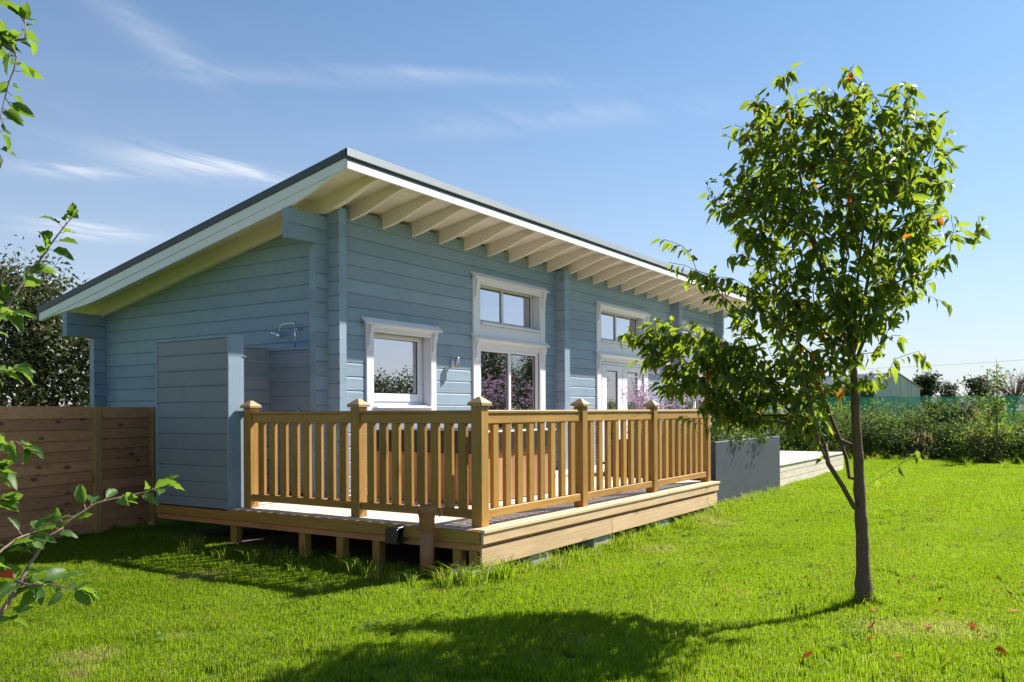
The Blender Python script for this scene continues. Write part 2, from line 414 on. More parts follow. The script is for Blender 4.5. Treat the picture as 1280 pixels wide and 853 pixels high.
gf = [(i * ny + j, (i + 1) * ny + j, (i + 1) * ny + j + 1, i * ny + j + 1) for i in range(len(xs) - 1) for j in range(ny - 1)]
me = bpy.data.meshes.new('lawn'); me.from_pydata(gv, [], gf)
me.polygons.foreach_set('use_smooth', [True] * len(me.polygons))
props(link('lawn', me, m_ground, None, (0, 0, 0)), 'mown green lawn with worn straw coloured patches', kind='structure')

# ================================================================== CABIN
XA, XB = 7.225, 7.341          # gable wall faces
YW, YWI = 7.347, 7.449         # front wall faces
XE, YP, YR, YRO = 7.032, 7.157, 11.93, 12.04
XEND = 20.45
H0, DH = 3.746, 0.172          # top of the topmost full course of the front wall, course height
def ztop(y): return 4.253 - 0.2009 * (y - 6.44)
def zsof(y): return ztop(y) - 0.115
house = thing('timber_cabin', (7.2, 7.35, 0.0), 'pale blue log cabin with mono pitch roof, exposed cream rafters and white windows', 'cabin')
CH = 0.0115
def log_x(x0, x1, z0, z1, y0=YW, y1=YWI):
    """log course along x with v-grooved outer edges and slightly set-in joint"""
    poly = [(y1, z0), (y1, z1), (y0 + CH, z1), (y0, z1 - CH * 1.1), (y0, z0 + CH * 1.1), (y0 + CH, z0)]
    return prism('log_board', poly, 'x', x0, x1, blue('x'), house)
def log_y(y0, y1, z0, z1, x0=XA, x1=XB, y1t=None):
    y1t = y1 if y1t is None else y1t
    bm = bmesh.new()
    prof = [(x1, z0, y1), (x1, z1, y1t), (x0 + CH, z1, y1t), (x0, z1 - CH, y1t + (y1 - y1t) * 0.05), (x0, z0 + CH, y1), (x0 + CH, z0, y1)]
    a = [bm.verts.new((p[0], y0, p[1])) for p in prof]; c_ = [bm.verts.new((p[0], p[2], p[1])) for p in prof]
    bm.faces.new(a); bm.faces.new(c_[::-1])
    for i in range(6): bm.faces.new([a[i], a[(i + 1) % 6], c_[(i + 1) % 6], c_[i]])
    return finish('log_board', bm, blue('y'), house)
OPEN = [(7.96, 9.19, 1.49, 2.542), (10.22, 12.13, 0.2, 3.402), (14.15, 16.28, 0.2, 3.402), (18.15, 20.0, 0.2, 3.402)]
WALLS = [(12.565, 12.739), (17.66, 17.84)]    # cross walls whose log ends show
z1 = H0 + DH
while z1 > 0.2:
    z0 = z1 - DH
    segs = [(XE, XEND)]
    for (a, b_, c0, c1) in OPEN:
        if min(z1, c1) - max(z0, c0) > 0.5 * DH:
            ns = []
            for s in segs:
                if b_ <= s[0] or a >= s[1]: ns.append(s)
                else:
                    if a > s[0]: ns.append((s[0], a))
                    if b_ < s[1]: ns.append((b_, s[1]))
            segs = ns
    for s in segs:
        for q in WALLS:   # the course runs on to either side of a cross wall
            if s[0] < q[0] and s[1] > q[1]:
                segs.append((q[1], s[1])); s = (s[0], q[0])
        if z1 > H0 - 2.5 * DH and z0 > H0 - 2.6 * DH and s[0] == XE and z1 < H0 + 0.01 and z0 > 3.39:
            s = (6.629, s[1])            # the top courses run out as a purlin stub
        if z1 > H0 + 0.01 and s[0] == XE: s = (XB + 0.002, s[1])
        log_x(s[0], s[1], z0, min(z1, zsof(YW) - 0.003), YW, YWI)
    z1 = z0
# gable wall, half a course lower
zb = 2.971 - 0.172 * 16
def ycut(z): return 6.44 + (4.253 - 0.115 - z) / 0.2009
for k in range(30):
    a0 = zb + DH * k; a1 = a0 + DH
    if a1 < 0.18 or a0 > zsof(YP) - 0.02: continue
    ye, yt = min(YR + 0.11, ycut(a0) - 0.01), min(YR + 0.11, ycut(a1) - 0.01)
    if yt < YP + 0.03: continue
    log_y(YP, ye, a0, a1, y1t=yt)
# rear corner: rear wall logs run out past the gable wall
for k in range(18):
    z0 = 2.875 - DH * (k + 1)
    prism('log_board', [(YRO, z0), (YRO, z0 + DH), (YR + CH, z0 + DH), (YR, z0 + DH - CH), (YR, z0 + CH), (YR + CH, z0)], 'x', 6.629 if k < 2 else XE, XA - 0.002, blue('x'), house)
# cross wall log ends on the front
for (a, b_) in WALLS:
    for k in range(22):
        z0 = zb + DH * k
        if z0 < 0.2 or z0 + DH > zsof(YP): continue
        prism('log_end', [(a, z0 + CH), (a + CH, z0), (b_ - CH, z0), (b_, z0 + CH), (b_, z0 + DH - CH), (b_ - CH, z0 + DH), (a + CH, z0 + DH), (a, z0 + DH - CH)], 'y', YP, YWI, blue('y'), house)
# unseen enclosing walls, floor and plinth
box('rear_wall', (XB, XEND, YR, YRO - 0.003, 0.25, 2.9), blue('x'), house)
bmw = bmesh.new()
pl = [(YP, 0.2), (YRO, 0.2), (YRO, zsof(YRO)), (YP, zsof(YP))]
v0 = [bmw.verts.new((XEND, *p)) for p in pl]; v1 = [bmw.verts.new((XEND + 0.11, *p)) for p in pl]
bmw.faces.new(v0); bmw.faces.new(v1[::-1])
for i in range(4): bmw.faces.new([v0[i], v0[(i + 1) % 4], v1[(i + 1) % 4], v1[i]])
finish('end_wall', bmw, blue('y'), house)
box('floor', (XB, XEND, YWI, YR, 0.36, 0.40), DARKWOOD, house)
box('plinth', (XA + 0.05, XEND, YW + 0.03, YRO - 0.05, -0.05, 0.195), CONC, house)
box('partition', (12.58, 12.72, YWI + 0.003, YR, 0.4, 3.05), DARKWOOD, house)
# roof --------------------------------------------------------------
RX0, RX1, RY0, RY1 = 6.645, 21.13, 6.44, 12.72
def slab(name, x0, x1, y0, y1, t0, t1, mat, bevel=0.0):
    """piece that follows the roof slope between depths t0 (upper) and t1 below the roof line"""
    return prism(name, [(y0, ztop(y0) - t0), (y1, ztop(y1) - t0), (y1, ztop(y1) - t1), (y0, ztop(y0) - t1)], 'x', x0, x1, mat, house, bevel)
roof = slab('roof', RX0 + 0.03, RX1 - 0.03, RY0 + 0.03, RY1 - 0.03, 0.012, 0.090, ROOFMAT)
slab('gable_edge_trim', RX0 - 0.018, RX0 + 0.028, RY0 + 0.001, RY1, 0.0, 0.085, ROOFMAT)
slab('gable_edge_trim', RX1 - 0.028, RX1 + 0.018, RY0 + 0.001, RY1, 0.0, 0.085, ROOFMAT)
for (a, b_) in ((RX0 - 0.018, 10.35), (10.352, 14.3), (14.302, 18.3), (18.302, RX1 + 0.018)):
    prism('eave_trim', [(RY0 - 0.004, ztop(RY0) + 0.006), (RY0 + 0.12, ztop(RY0 + 0.12) + 0.006), (RY0 + 0.12, ztop(RY0 + 0.12) - 0.004), (RY0 + 0.024, ztop(RY0) - 0.006), (RY0 + 0.024, ztop(RY0) - 0.078), (RY0 - 0.004, ztop(RY0) - 0.078)], 'x', a, b_, TRIM, house)
ze = ztop(RY0)
box('upper_fascia', (RX0 + 0.03, RX1 - 0.03, RY0 + 0.046, RY0 + 0.066, ze - 0.140, ze - 0.092), blue('x'), house)
for (a, b_) in ((RX0, 10.9), (10.904, 15.6), (15.604, RX1)):
    box('fascia_board', (a, b_, 6.452, 6.486, ze - 0.214, ze - 0.132), WHITE, house, 0.003)
ypts = [6.488 + i * (12.70 - 6.488) / 30 for i in range(31)]
def barge(x0, x1, t0, t1, shaped):
    top = [(y, ztop(y) - t0) for y in ypts]
    bot = []
    for y in ypts:
        t = t1
        if shaped:
            s = min(1, (y - 6.488) / 0.95); t = 0.205 + (t1 - 0.205) * (0.5 - 0.5 * math.cos(math.pi * s))
            s2 = min(1, (12.70 - y) / 1.6); t = min(t, 0.20 + (t1 - 0.20) * (0.5 - 0.5 * math.cos(math.pi * s2)))
        bot.append((y, ztop(y) - t))
    return prism('barge_board', top + bot[::-1], 'x', x0, x1, WHITE, house)
for x, s in ((RX0, 1), (RX1, -1)):
    a = barge(min(x, x + s * 0.024), max(x, x + s * 0.024), 0.087, 0.198, False)
    b_ = barge(min(x + s * 0.012, x + s * 0.05), max(x + s * 0.012, x + s * 0.05), 0.1985, 0.302, True)
# soffit boards run along the eave
y = 6.488
while y < 12.6:
    y2 = min(y + 0.108, 12.66)
    slab('soffit_board', RX0 + 0.052, RX1 - 0.052 if y < 7.45 else XB - 0.002, y, y2 - 0.004, 0.093, 0.112, CREAMX)
    y = y2
# rafters
def rafter(x0, w, y1, drop=0.295, tail=True):
    n = 16; top = []; bot = []
    yy = [6.488 + (7.347 - 6.488) * i / n for i in range(n + 1)]
    for y in yy:
        s = (y - 6.488) / (7.347 - 6.488)
        s = min(1.0, s * 1.15)
        t = 0.208 + (drop - 0.208) * (0.5 - 0.5 * math.cos(math.pi * s)) ** 0.85
        bot.append((y, ztop(y) - t)); top.append((y, ztop(y) - 0.1135))
    if y1 > 7.4:
        k = 0.2009 if tail else 0.2009
        bot.append((y1, ztop(y1) - drop)); top.append((y1, ztop(y1) - 0.1135))
    return prism('rafter', top + bot[::-1], 'x', x0, x0 + w, CREAM, house, 0.0)
rafter(7.14, 0.075, 12.5)
xr = [7.60 + 0.588 * k for k in range(9)] + [12.83] + [13.35 + 0.597 * k for k in range(12)]
for x in xr: rafter(x, 0.048, 7.43)
rafter(RX1 - 0.62, 0.06, 7.43)
# blocking between the rafters above the wall
# windows -----------------------------------------------------------
def bracket(x0, x1, zt, h, parent):
    poly = [(7.325, zt), (7.275, zt), (7.272, zt - 0.05), (7.283, zt - 0.10), (7.300, zt - 0.15), (7.303, zt - 0.20), (7.297, zt - 0.235), (7.305, zt - h + 0.02), (7.325, zt - h)]
    prism('bracket', poly, 'x', x0, x1, WHITE, parent, 0.002)
def hood(x0, x1, zt, parent, zt2=None):
    d = 0.082
    prism('hood', [(7.347, zt), (7.347, zt - 0.028), (7.278, zt - d - 0.012), (7.262, zt - d - 0.012), (7.262, zt - d + 0.008)], 'x', x0, x1, WHITE, parent, 0.002)
    prism('hood_moulding', [(7.346, zt - 0.034), (7.346, zt - 0.135), (7.315, zt - 0.135), (7.312, zt - 0.115), (7.296, zt - 0.10), (7.290, zt - d - 0.008)], 'x', x0 + 0.05, x1 - 0.05, WHITE, parent)
def ring(x0, x1, z0, z1, w, y0, y1):
    return [(x0, x0 + w, y0, y1, z0, z1), (x1 - w, x1, y0, y1, z0, z1), (x0 + w, x1 - w, y0, y1, z0, z0 + w), (x0 + w, x1 - w, y0, y1, z1 - w, z1)]
def casing(x0, x1, xi0, xi1, z0, zt, name='window', label=None):
    o = box(name, [(x0, xi0, 7.325, 7.352, z0, zt), (xi1, x1, 7.325, 7.352, z0, zt), (xi0, xi1, 7.326, 7.352, zt - 0.12, zt)], WHITE, house, 0.003)
    if label: o['label'] = label
    return o
def reveal(x0, x1, z0, z1, y1, parent):
    box('reveal', [(x0 - 0.03, x0, 7.352, y1, z0, z1), (x1, x1 + 0.03, 7.352, y1, z0, z1), (x0 - 0.03, x1 + 0.03, 7.352, y1, z1, z1 + 0.03), (x0 - 0.03, x1 + 0.03, 7.352, y1, z0 - 0.03, z0)], WHITE, parent)
def pane(x0, x1, z0, z1, y, parent, gm=None):
    box('pane', (x0, x1, y, y + 0.006, z0, z1), gm or GLASS, parent)
    box('gasket', ring(x0 - 0.004, x1 + 0.004, z0 - 0.004, z1 + 0.004, 0.012, y - 0.006, y - 0.001), GASKET, parent)

# small fixed window by the corner
w1 = casing(7.87, 9.266, 8.001, 9.151, 1.44, 2.56, label='small square white window with trickle vent near the cabin corner')
hood(7.80, 9.335, 2.616, w1); bracket(7.895, 7.955, 2.52, 0.29, w1); bracket(9.18, 9.24, 2.52, 0.29, w1)
reveal(8.001, 9.151, 1.50, 2.50, 7.47, w1)
box('frame', ring(8.002, 9.150, 1.501, 2.499, 0.055, 7.472, 7.535), WHITE, w1, 0.004)
box('sash', ring(8.060, 9.092, 1.559, 2.441, 0.055, 7.462, 7.52), WHITE, w1, 0.005)
pane(8.117, 9.035, 1.666, 2.385, 7.49, w1)
box('bottom_rail', (8.115, 9.037, 7.463, 7.52, 1.615, 1.664), WHITE, w1, 0.004)
box('trickle_vent', [(8.33, 8.80, 7.452, 7.471, 2.452, 2.490), (8.35, 8.78, 7.447, 7.4515, 2.462, 2.480)], WHITE, w1, 0.003)
box('sill', (7.99, 9.162, 7.268, 7.47, 1.468, 1.497), WHITE, w1, 0.006)
box('sill_apron', (8.0, 9.15, 7.318, 7.3515, 1.40, 1.466), WHITE, w1, 0.004)
# tall units: clerestory light above doors
def tall(x0, x1, xi0, xi1, zt, zm, mid, glass_r, kind, label):
    w = casing(x0, x1, xi0, xi1, 0.43, zt - 0.05, label=label)
    hood(x0 - 0.035, x1 + 0.04, zt, w)
    for z in (zt - 0.09, zm - 0.09):
        bracket(x0 + 0.04, x0 + 0.1, z, 0.30, w); bracket(x1 - 0.1, x1 - 0.04, z, 0.30, w)
    reveal(xi0, xi1, 2.76, zt - 0.13, 7.47, w)
    box('frame', ring(xi0 + 0.002, xi1 - 0.002, 2.762, zt - 0.132, 0.05, 7.472, 7.535), WHITE, w, 0.004)
    box('mullion', (mid - 0.03, mid + 0.03, 7.468, 7.53, 2.812, zt - 0.182), WHITE, w, 0.004)
    pane(xi0 + 0.055, mid - 0.032, 2.816, zt - 0.186, 7.49, w); pane(mid + 0.032, xi1 - 0.055, 2.816, zt - 0.186, 7.49, w)
    box('sill', (xi0 + 0.004, xi1 - 0.004, 7.29, 7.47, 2.725, 2.757), WHITE, w, 0.005)
    box('panel', (xi0 + 0.003, xi1 - 0.003, 7.331, 7.40, 2.50, 2.722), WHITE, w)
    hood(x0 - 0.04, x1 + 0.045, zm, w)
    box('head_board', (xi0 + 0.003, xi1 - 0.003, 7.345, 7.42, zm - 0.20, zm - 0.135), WHITE, w)
    return w
w2 = tall(10.148, 12.205, 10.325, 12.037, 3.496, 2.585, 11.13, 11.97, 'sliding', 'tall white window with sliding doors below, nearest the corner window')
zd = 2.385
box('door_frame', [(10.328, 10.385, 7.36, 7.43, 0.43, zd), (11.975, 12.034, 7.36, 7.43, 0.43, zd), (10.385, 11.975, 7.36, 7.43, zd - 0.05, zd), (10.385, 11.975, 7.36, 7.43, 0.43, 0.49)], WHITE, w2, 0.004)
box('mullion', (11.155, 11.215, 7.368, 7.425, 0.49, zd - 0.05), WHITE, w2, 0.004)
pane(10.39, 11.15, 0.5, zd - 0.055, 7.40, w2, DOORGLASS); pane(11.22, 11.97, 0.5, zd - 0.055, 7.40, w2, DOORGLASS)
w3 = tall(14.077, 16.367, 14.248, 16.167, 3.488, 2.567, 15.15, 16.1, 'french', 'white french doors under a twin pane window, behind the purple flowers')
box('door_frame', [(14.25, 14.31, 7.36, 7.43, 0.43, 2.36), (16.105, 16.165, 7.36, 7.43, 0.43, 2.36), (14.31, 16.105, 7.36, 7.43, 2.31, 2.36)], WHITE, w3, 0.004)
for (a, b_) in ((14.315, 15.195), (15.215, 16.10)):
    dl = box('door_leaf', [(a, a + 0.2, 7.35, 7.41, 0.46, 2.305), (b_ - 0.2, b_, 7.35, 7.41, 0.46, 2.305), (a + 0.2, b_ - 0.2, 7.351, 7.41, 2.2, 2.305), (a + 0.2, b_ - 0.2, 7.351, 7.41, 0.46, 0.68)], WHITE, w3, 0.005)
    pane(a + 0.21, b_ - 0.21, 0.69, 2.19, 7.38, w3, DOORGLASS)
w4 = tall(18.05, 20.1, 18.2, 19.95, 3.488, 2.567, 19.1, 19.9, 'french', 'white window and door at the far end, behind the tree')
box('door_leaf', [(18.21, 18.45, 7.36, 7.42, 0.46, 2.36), (19.0, 19.16, 7.36, 7.42, 0.46, 2.36), (19.7, 19.94, 7.36, 7.42, 0.46, 2.36), (18.45, 19.7, 7.361, 7.42, 2.2, 2.36), (18.45, 19.7, 7.361, 7.42, 0.46, 0.8)], WHITE, w4, 0.005)
pane(18.46, 18.99, 0.81, 2.19, 7.39, w4); pane(19.17, 19.69, 0.81, 2.19, 7.39, w4)
# inside: blinds and a gathered curtain
def blind(x0, x1, z0, z1, y, parent): box('blind', (x0, x1, y, y + 0.01, z0, z1), BLIND, parent)
blind(10.37, 11.76, 2.80, 3.34, 7.56, w2); blind(14.30, 16.1, 2.80, 3.34, 7.56, w3); blind(18.3, 19.9, 2.8, 3.34, 7.56, w4)
def curtain(x0, x1, z0, z1, y, parent, mat=CURTAIN):
    bm = bmesh.new(); n = 48; rows = []
    for i in range(n + 1):
        x = x0 + (x1 - x0) * i / n; yy = y + 0.035 * math.sin(i * 1.05) + 0.012 * math.sin(i * 2.7)
        rows.append((bm.verts.new((x, yy, z0)), bm.verts.new((x, yy, z1)), bm.verts.new((x, yy + 0.006, z0)), bm.verts.new((x, yy + 0.006, z1))))
    for a, b_ in zip(rows, rows[1:]):
        bm.faces.new((a[0], b_[0], b_[1], a[1])); bm.faces.new((a[2], a[3], b_[3], b_[2]))
        bm.faces.new((a[1], b_[1], b_[3], a[3])); bm.faces.new((a[0], a[2], b_[2], b_[0]))
    finish('curtain', bm, mat, parent)
curtain(11.24, 11.72, 0.45, 2.34, 7.55, w2); curtain(14.6, 14.95, 0.45, 2.3, 7.56, w3)

# wall lamp ---------------------------------------------------------
lamp = thing('wall_lamp', (9.648, 7.347, 2.03), 'small chrome up and down wall lamp on the cabin wall between two windows', 'lamp')
tube('lamp_body', [(9.648, 7.255, 2.035), (9.648, 7.255, 2.04), (9.648, 7.255, 2.195), (9.648, 7.255, 2.2)], [0.026, 0.031, 0.031, 0.026], STEEL, lamp, 16)
tube('lamp_arm', [(9.648, 7.34, 2.115), (9.648, 7.28, 2.115)], [0.014, 0.014], STEEL, lamp, 10)
tube('wall_plate', [(9.648, 7.345, 2.115), (9.648, 7.33, 2.115)], [0.04, 0.036], STEEL, lamp, 16)

# ================================================================== SHOWER
scr = thing('shower_screen', (5.9, 8.0, 0.38), 'blue boarded outdoor shower enclosure against the gable wall', 'shower screen')
z = 0.506 - DH; k = 0
while z < 2.15:
    za, zb_ = max(0.385, z), min(z + DH * 1.0, 2.215)
    if zb_ - za > 0.02:
        prism('board', [(5.812, za), (5.835, za), (5.835, zb_), (5.812, zb_), (5.802, zb_ - 0.010), (5.802, za + 0.010)], 'y', 7.385, 8.575, screen_blue('y'), scr)
        prism('board', [(8.18, za), (8.20, za), (8.20, zb_ - 0.02), (8.18, zb_ - 0.02), (8.174, zb_ - 0.027), (8.174, za + 0.007)], 'x', 5.99, 7.07, screen_blue('x'), scr)
        if za + 0.08 < 2.15: prism('board', [(7.058, za + 0.08), (7.08, za + 0.08), (7.08, min(zb_ + 0.08, 2.17)), (7.058, min(zb_ + 0.08, 2.17)), (7.051, min(zb_ + 0.08, 2.17) - 0.007), (7.051, za + 0.087)], 'y', 7.46, 8.172, screen_blue('y'), scr)
    z += DH
box('end_post', (5.80, 6.005, 7.358, 7.384, 0.385, 2.245), blue('z'), scr, 0.003)
box('edge_trim', (5.795, 5.84, 8.576, 8.612, 0.375, 2.235), blue('z'), scr, 0.003)
box('edge_trim', (5.797, 5.84, 7.3855, 8.575, 2.2155, 2.243), blue('y'), scr, 0.003)
box('inner_lining', (5.836, 6.0, 7.3855, 8.57, 0.43, 2.214), blue('z'), scr)
box('cap', (7.035, 7.222, 7.46, 8.21, 2.1715, 2.205), blue('y'), scr, 0.004)
box('cap', (6.0, 7.034, 8.165, 8.215, 2.197, 2.222), blue('x'), scr, 0.004)
box('latch_pin', (5.99, 6.03, 7.35, 7.3575, 2.02, 2.03), STEEL, scr)
sh = thing('outdoor_shower', (7.11, 7.78, 2.2), 'chrome shower head and riser pipe above the boxed pipes', 'shower')
arm = [(7.11, 7.779, 2.475 + 0.0), (7.11, 7.79, 2.495), (7.11, 7.83, 2.502), (7.11, 7.96, 2.50), (7.11, 8.02, 2.485), (7.11, 8.055, 2.445)]
tube('riser_pipe', [(7.11, 7.779, 2.195), (7.11, 7.779, 2.52)], [0.0095, 0.0095], CHROME, sh, 12)
tube('shower_arm', arm, [0.011] * 6, CHROME, sh, 12)
ax = Vector((0, 0.5, -0.87)).normalized(); hp = Vector((7.11, 8.055, 2.45))
tube('shower_rose', [hp, hp + ax * 0.02, hp + ax * 0.03, hp + ax * 0.06, hp + ax * 0.075, hp + ax * 0.078], [0.018, 0.02, 0.045, 0.088, 0.09, 0.08], CHROME, sh, 24)
tube('wall_bracket', [(7.11, 7.779, 2.43), (7.222, 7.779, 2.43)], [0.012, 0.012], CHROME, sh, 10)
tube('valve_knob', [(7.05, 7.64, 1.43), (7.02, 7.64, 1.43), (6.995, 7.64, 1.43)], [0.012, 0.03, 0.028], CHROME, sh, 14)

# ================================================================== DECK
DX0, DX1, DY0, DZ = 5.824, 11.60, 4.10, 0.42
deck = thing('raised_deck', (8.0, 5.5, 0.0), 'raised timber deck in front of the cabin, on short posts and blocks', 'deck')
DM = decking('x')
y = DY0 + 0.145
while y < 8.6:
    x1 = DX1 - 0.02 if y < YW - 0.1 else XA - 0.01
    y2 = min(y + 0.14, 8.6) if y > YW else min(y + 0.14, YW - 0.004)
    if y2 - y > 0.03: box('deck_board', (DX0 + 0.004, x1, y, y2, DZ - 0.028, DZ + rnd.uniform(-0.0015, 0.0015)), DM, deck, 0.003)
    y += 0.145
nx = [DX0 - 0.006, 9.75, DX1]
for a, b_ in zip(nx, nx[1:]):
    box('nosing_board', (a + 0.002, b_ - 0.002, DY0, DY0 + 0.141, DZ - 0.028, DZ + 0.003), pine('x'), deck, 0.004)
box('upper_fascia', (DX0 - 0.004, DX1 - 0.03, DY0 + 0.012, DY0 + 0.04, 0.300, 0.389), pine('x'), deck, 0.004)
box('rim_joist', (DX0 + 0.02, DX1 - 0.05, DY0 + 0.055, DY0 + 0.10, 0.27, 0.389), brownpine('x'), deck)
for a, b_ in ((5.822, 8.26), (8.264, 11.55)):
    box('lower_fascia', (a, b_, DY0 + 0.03, DY0 + 0.054, 0.096, 0.268), pine('x'), deck, 0.004)
for a, b_ in ((DY0 + 0.045, 6.9), (6.904, 8.63)):
    box('side_fascia', (DX0 - 0.022, DX0 + 0.002, a, b_, 0.300, 0.412), stain('y'), deck, 0.003)
    box('side_joist', (DX0 + 0.004, DX0 + 0.05, a, b_, 0.238, 0.298), brownpine('y'), deck, 0.003)
for yj in (4.75, 5.6, 6.4, 7.2):
    box('joist', (DX0 + 0.06, DX1 - 0.1, yj, yj + 0.05, 0.25, 0.388), brownpine('x'), deck)
for (x, y, zb_) in ((5.87, 7.33, 0.06), (5.87, 6.30, 0.0), (5.87, 5.79, 0.0), (5.87, 5.33, 0.0), (5.87, 4.40, 0.06), (5.86, 4.22, 0.06)):
    box('support_post', (x - 0.04, x + 0.045, y - 0.045, y + 0.045, zb_, 0.237), stain('z'), deck, 0.004)
for (x, y) in ((5.9, 4.24), (6.85, 4.27), (8.12, 4.27), (9.72, 4.27), (11.35, 4.27), (8.6, 5.6), (8.6, 6.6)):
    wx = 0.22
    box('concrete_block', (x - wx, x + wx * 0.9, y - 0.11, y + 0.12, -0.06, 0.092 if y < 4.3 else 0.058), CONC, deck, 0.008)
for (x, y) in ((8.1, 4.5), (9.7, 4.5), (11.35, 4.5), (7.0, 4.5)):
    box('support_post', (x - 0.045, x + 0.045, y - 0.045, y + 0.045, 0.0, 0.25), stain('z'), deck)

sv = [(x, y, ground_z(x, y) + 0.006) for x in [5.95 + 0.305 * i for i in range(20)] for y in [4.2 + 0.245 * j for j in range(20)]]  # dark soil sheet in place of turf, deepens the shade under the deck
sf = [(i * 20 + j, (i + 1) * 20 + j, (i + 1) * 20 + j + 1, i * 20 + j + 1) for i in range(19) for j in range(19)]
me = bpy.data.meshes.new('bare_soil'); me.from_pydata(sv, [], sf); props(link('bare_soil', me, SOIL, None, (0, 0, 0)), 'bare soil sheet, kept dark to deepen the shade under the raised deck', kind='structure')
# railing -----------------------------------------------------------
rail = thing('deck_railing', (5.95, 4.22, DZ), 'golden stained timber balustrade round the deck corner', 'railing')
PS = 0.112
postmesh = capmesh = None
posts_l = [7.20, 5.65, 4.22]; posts_f = [7.776, 9.594, 11.44]
def post(x, y):
    bm = bmesh.new(); bbox(bm, x, x + PS, y, y + PS, DZ + 0.002, 1.47)
    p = finish('post', bm, stain('z'), rail, 0.005)
    bm = bmesh.new(); e = 0.022; cx, cy = x + PS / 2, y + PS / 2; h = PS / 2 + e
    r0 = [bm.verts.new((cx + a * h, cy + b * h, 1.4715)) for a, b in ((-1, -1), (1, -1), (1, 1), (-1, 1))]
    r1 = [bm.verts.new((cx + a * h, cy + b * h, 1.498)) for a, b in ((-1, -1), (1, -1), (1, 1), (-1, 1))]
    r2_ = [bm.verts.new((cx + a * 0.016, cy + b * 0.016, 1.55)) for a, b in ((-1, -1), (1, -1), (1, 1), (-1, 1))]
    bm.faces.new(r0[::-1]); bm.faces.new(r2_)
    for A, B in ((r0, r1), (r1, r2_)):
        for i in range(4): bm.faces.new((A[i], A[(i + 1) % 4], B[(i + 1) % 4], B[i]))
    finish('post_cap', bm, wood('cap_stain', 'x', (0.34, 0.20, 0.085), (0.46, 0.29, 0.13), 0.2, 0.15, 0.55), p, 0.0025)
for y in posts_l: post(5.953, y)
for x in posts_f: post(x, 4.22)
xc, yc = 5.953 + PS / 2, 4.22 + PS / 2
def run(axis, a, b_, cc):
    """rails and eight balusters between two posts, from a to b_ along axis, centred on cc"""
    def bx(name, l0, l1, w0, w1, z0, z1, mat, bev):
        if axis == 'x': return box(name, (l0, l1, cc + w0, cc + w1, z0, z1), mat, rail, bev)
        return box(name, (cc + w0, cc + w1, l0, l1, z0, z1), mat, rail, bev)
    bx('top_rail', a + 0.001, b_ - 0.001, -0.046, 0.03, 1.404, 1.434, stain(axis), 0.006)
    bx('handrail_board', a + 0.001, b_ - 0.001, -0.034, 0.018, 1.316, 1.4035, stain(axis), 0.004)
    bx('bottom_rail', a + 0.001, b_ - 0.001, -0.04, 0.02, 0.492, 0.565, stain(axis), 0.004)
    pitch = (b_ - a) / 8.55
    for i in range(8):
        c_ = a + pitch * (i + 0.78)
        bx('baluster', c_ - 0.044, c_ + 0.044, -0.027, 0.013, 0.5655, 1.3155, stain('z'), 0.003)
run('y', 4.22 + PS, 5.65, xc); run('y', 5.65 + PS, 7.20, xc)
run('x', 5.953 + PS, 7.776, yc); run('x', 7.776 + PS, 9.594, yc); run('x', 9.594 + PS, 11.44, yc)

# hot tub -----------------------------------------------------------
tub = thing('hot_tub', (8.2, 6.05, DZ), 'cedar clad hot tub with closed black cover standing on the deck', 'hot tub')
TX0, TX1, TY0, TY1 = 7.40, 9.0, 5.30, 6.80
n = 16
for i in range(n):
    a = TX0 + (TX1 - TX0) * i / n; b_ = TX0 + (TX1 - TX0) * (i + 1) / n - 0.006
    for (y0, y1) in ((TY0, TY0 + 0.022), (TY1 - 0.022, TY1)):
        box('cladding_board', (a, b_, y0, y1, DZ + 0.01, 0.97), cedar('z'), tub, 0.002)
    a = TY0 + 0.023 + (TY1 - TY0 - 0.046) * i / n; b_ = TY0 + 0.023 + (TY1 - TY0 - 0.046) * (i + 1) / n - 0.006
    for (x0, x1) in ((TX0, TX0 + 0.022), (TX1 - 0.022, TX1)):
        box('cladding_board', (x0, x1, a, b_, DZ + 0.01, 0.97), cedar('z'), tub, 0.002)
box('tub_core', (TX0 + 0.023, TX1 - 0.023, TY0 + 0.023, TY1 - 0.023, DZ + 0.012, 0.96), BLACK, tub)
box('cover', [(TX0 - 0.04, (TX0 + TX1) / 2 - 0.004, TY0 - 0.04, TY1 + 0.04, 0.972, 1.215), ((TX0 + TX1) / 2 + 0.004, TX1 + 0.04, TY0 - 0.04, TY1 + 0.04, 0.972, 1.215)], LID, tub, 0.02)
for y in (5.6, 6.4): box('cover_strap', (TX0 - 0.052, TX0 - 0.041, y, y + 0.04, 0.80, 1.15), LID, tub)

# pipe and box by the deck -------------------------------------------
pp = thing('drain_pipe', (5.70, 4.62, 0.0), 'terracotta coloured upright drain pipe with flared socket beside the deck', 'pipe')
tube('pipe', [(5.70, 4.62, -0.05), (5.70, 4.62, 0.40)], [0.062, 0.062], TERRA, pp, 24)
bm = bmesh.new()
prof = [(0.40, 0.062), (0.405, 0.067), (0.50, 0.067), (0.53, 0.072), (0.56, 0.088), (0.605, 0.092), (0.617, 0.09), (0.617, 0.076), (0.56, 0.072), (0.45, 0.05)]
ringv = [[bm.verts.new((5.70 + r_ * math.cos(2 * math.pi * k / 28), 4.62 + r_ * math.sin(2 * math.pi * k / 28), z_)) for k in range(28)] for z_, r_ in prof]
for A, B in zip(ringv, ringv[1:]):
    for k in range(28): bm.faces.new((A[k], A[(k + 1) % 28], B[(k + 1) % 28], B[k]))
bm.faces.new(ringv[-1])
finish('pipe_socket', bm, TERRA, pp, 0, True)
bm = bmesh.new()
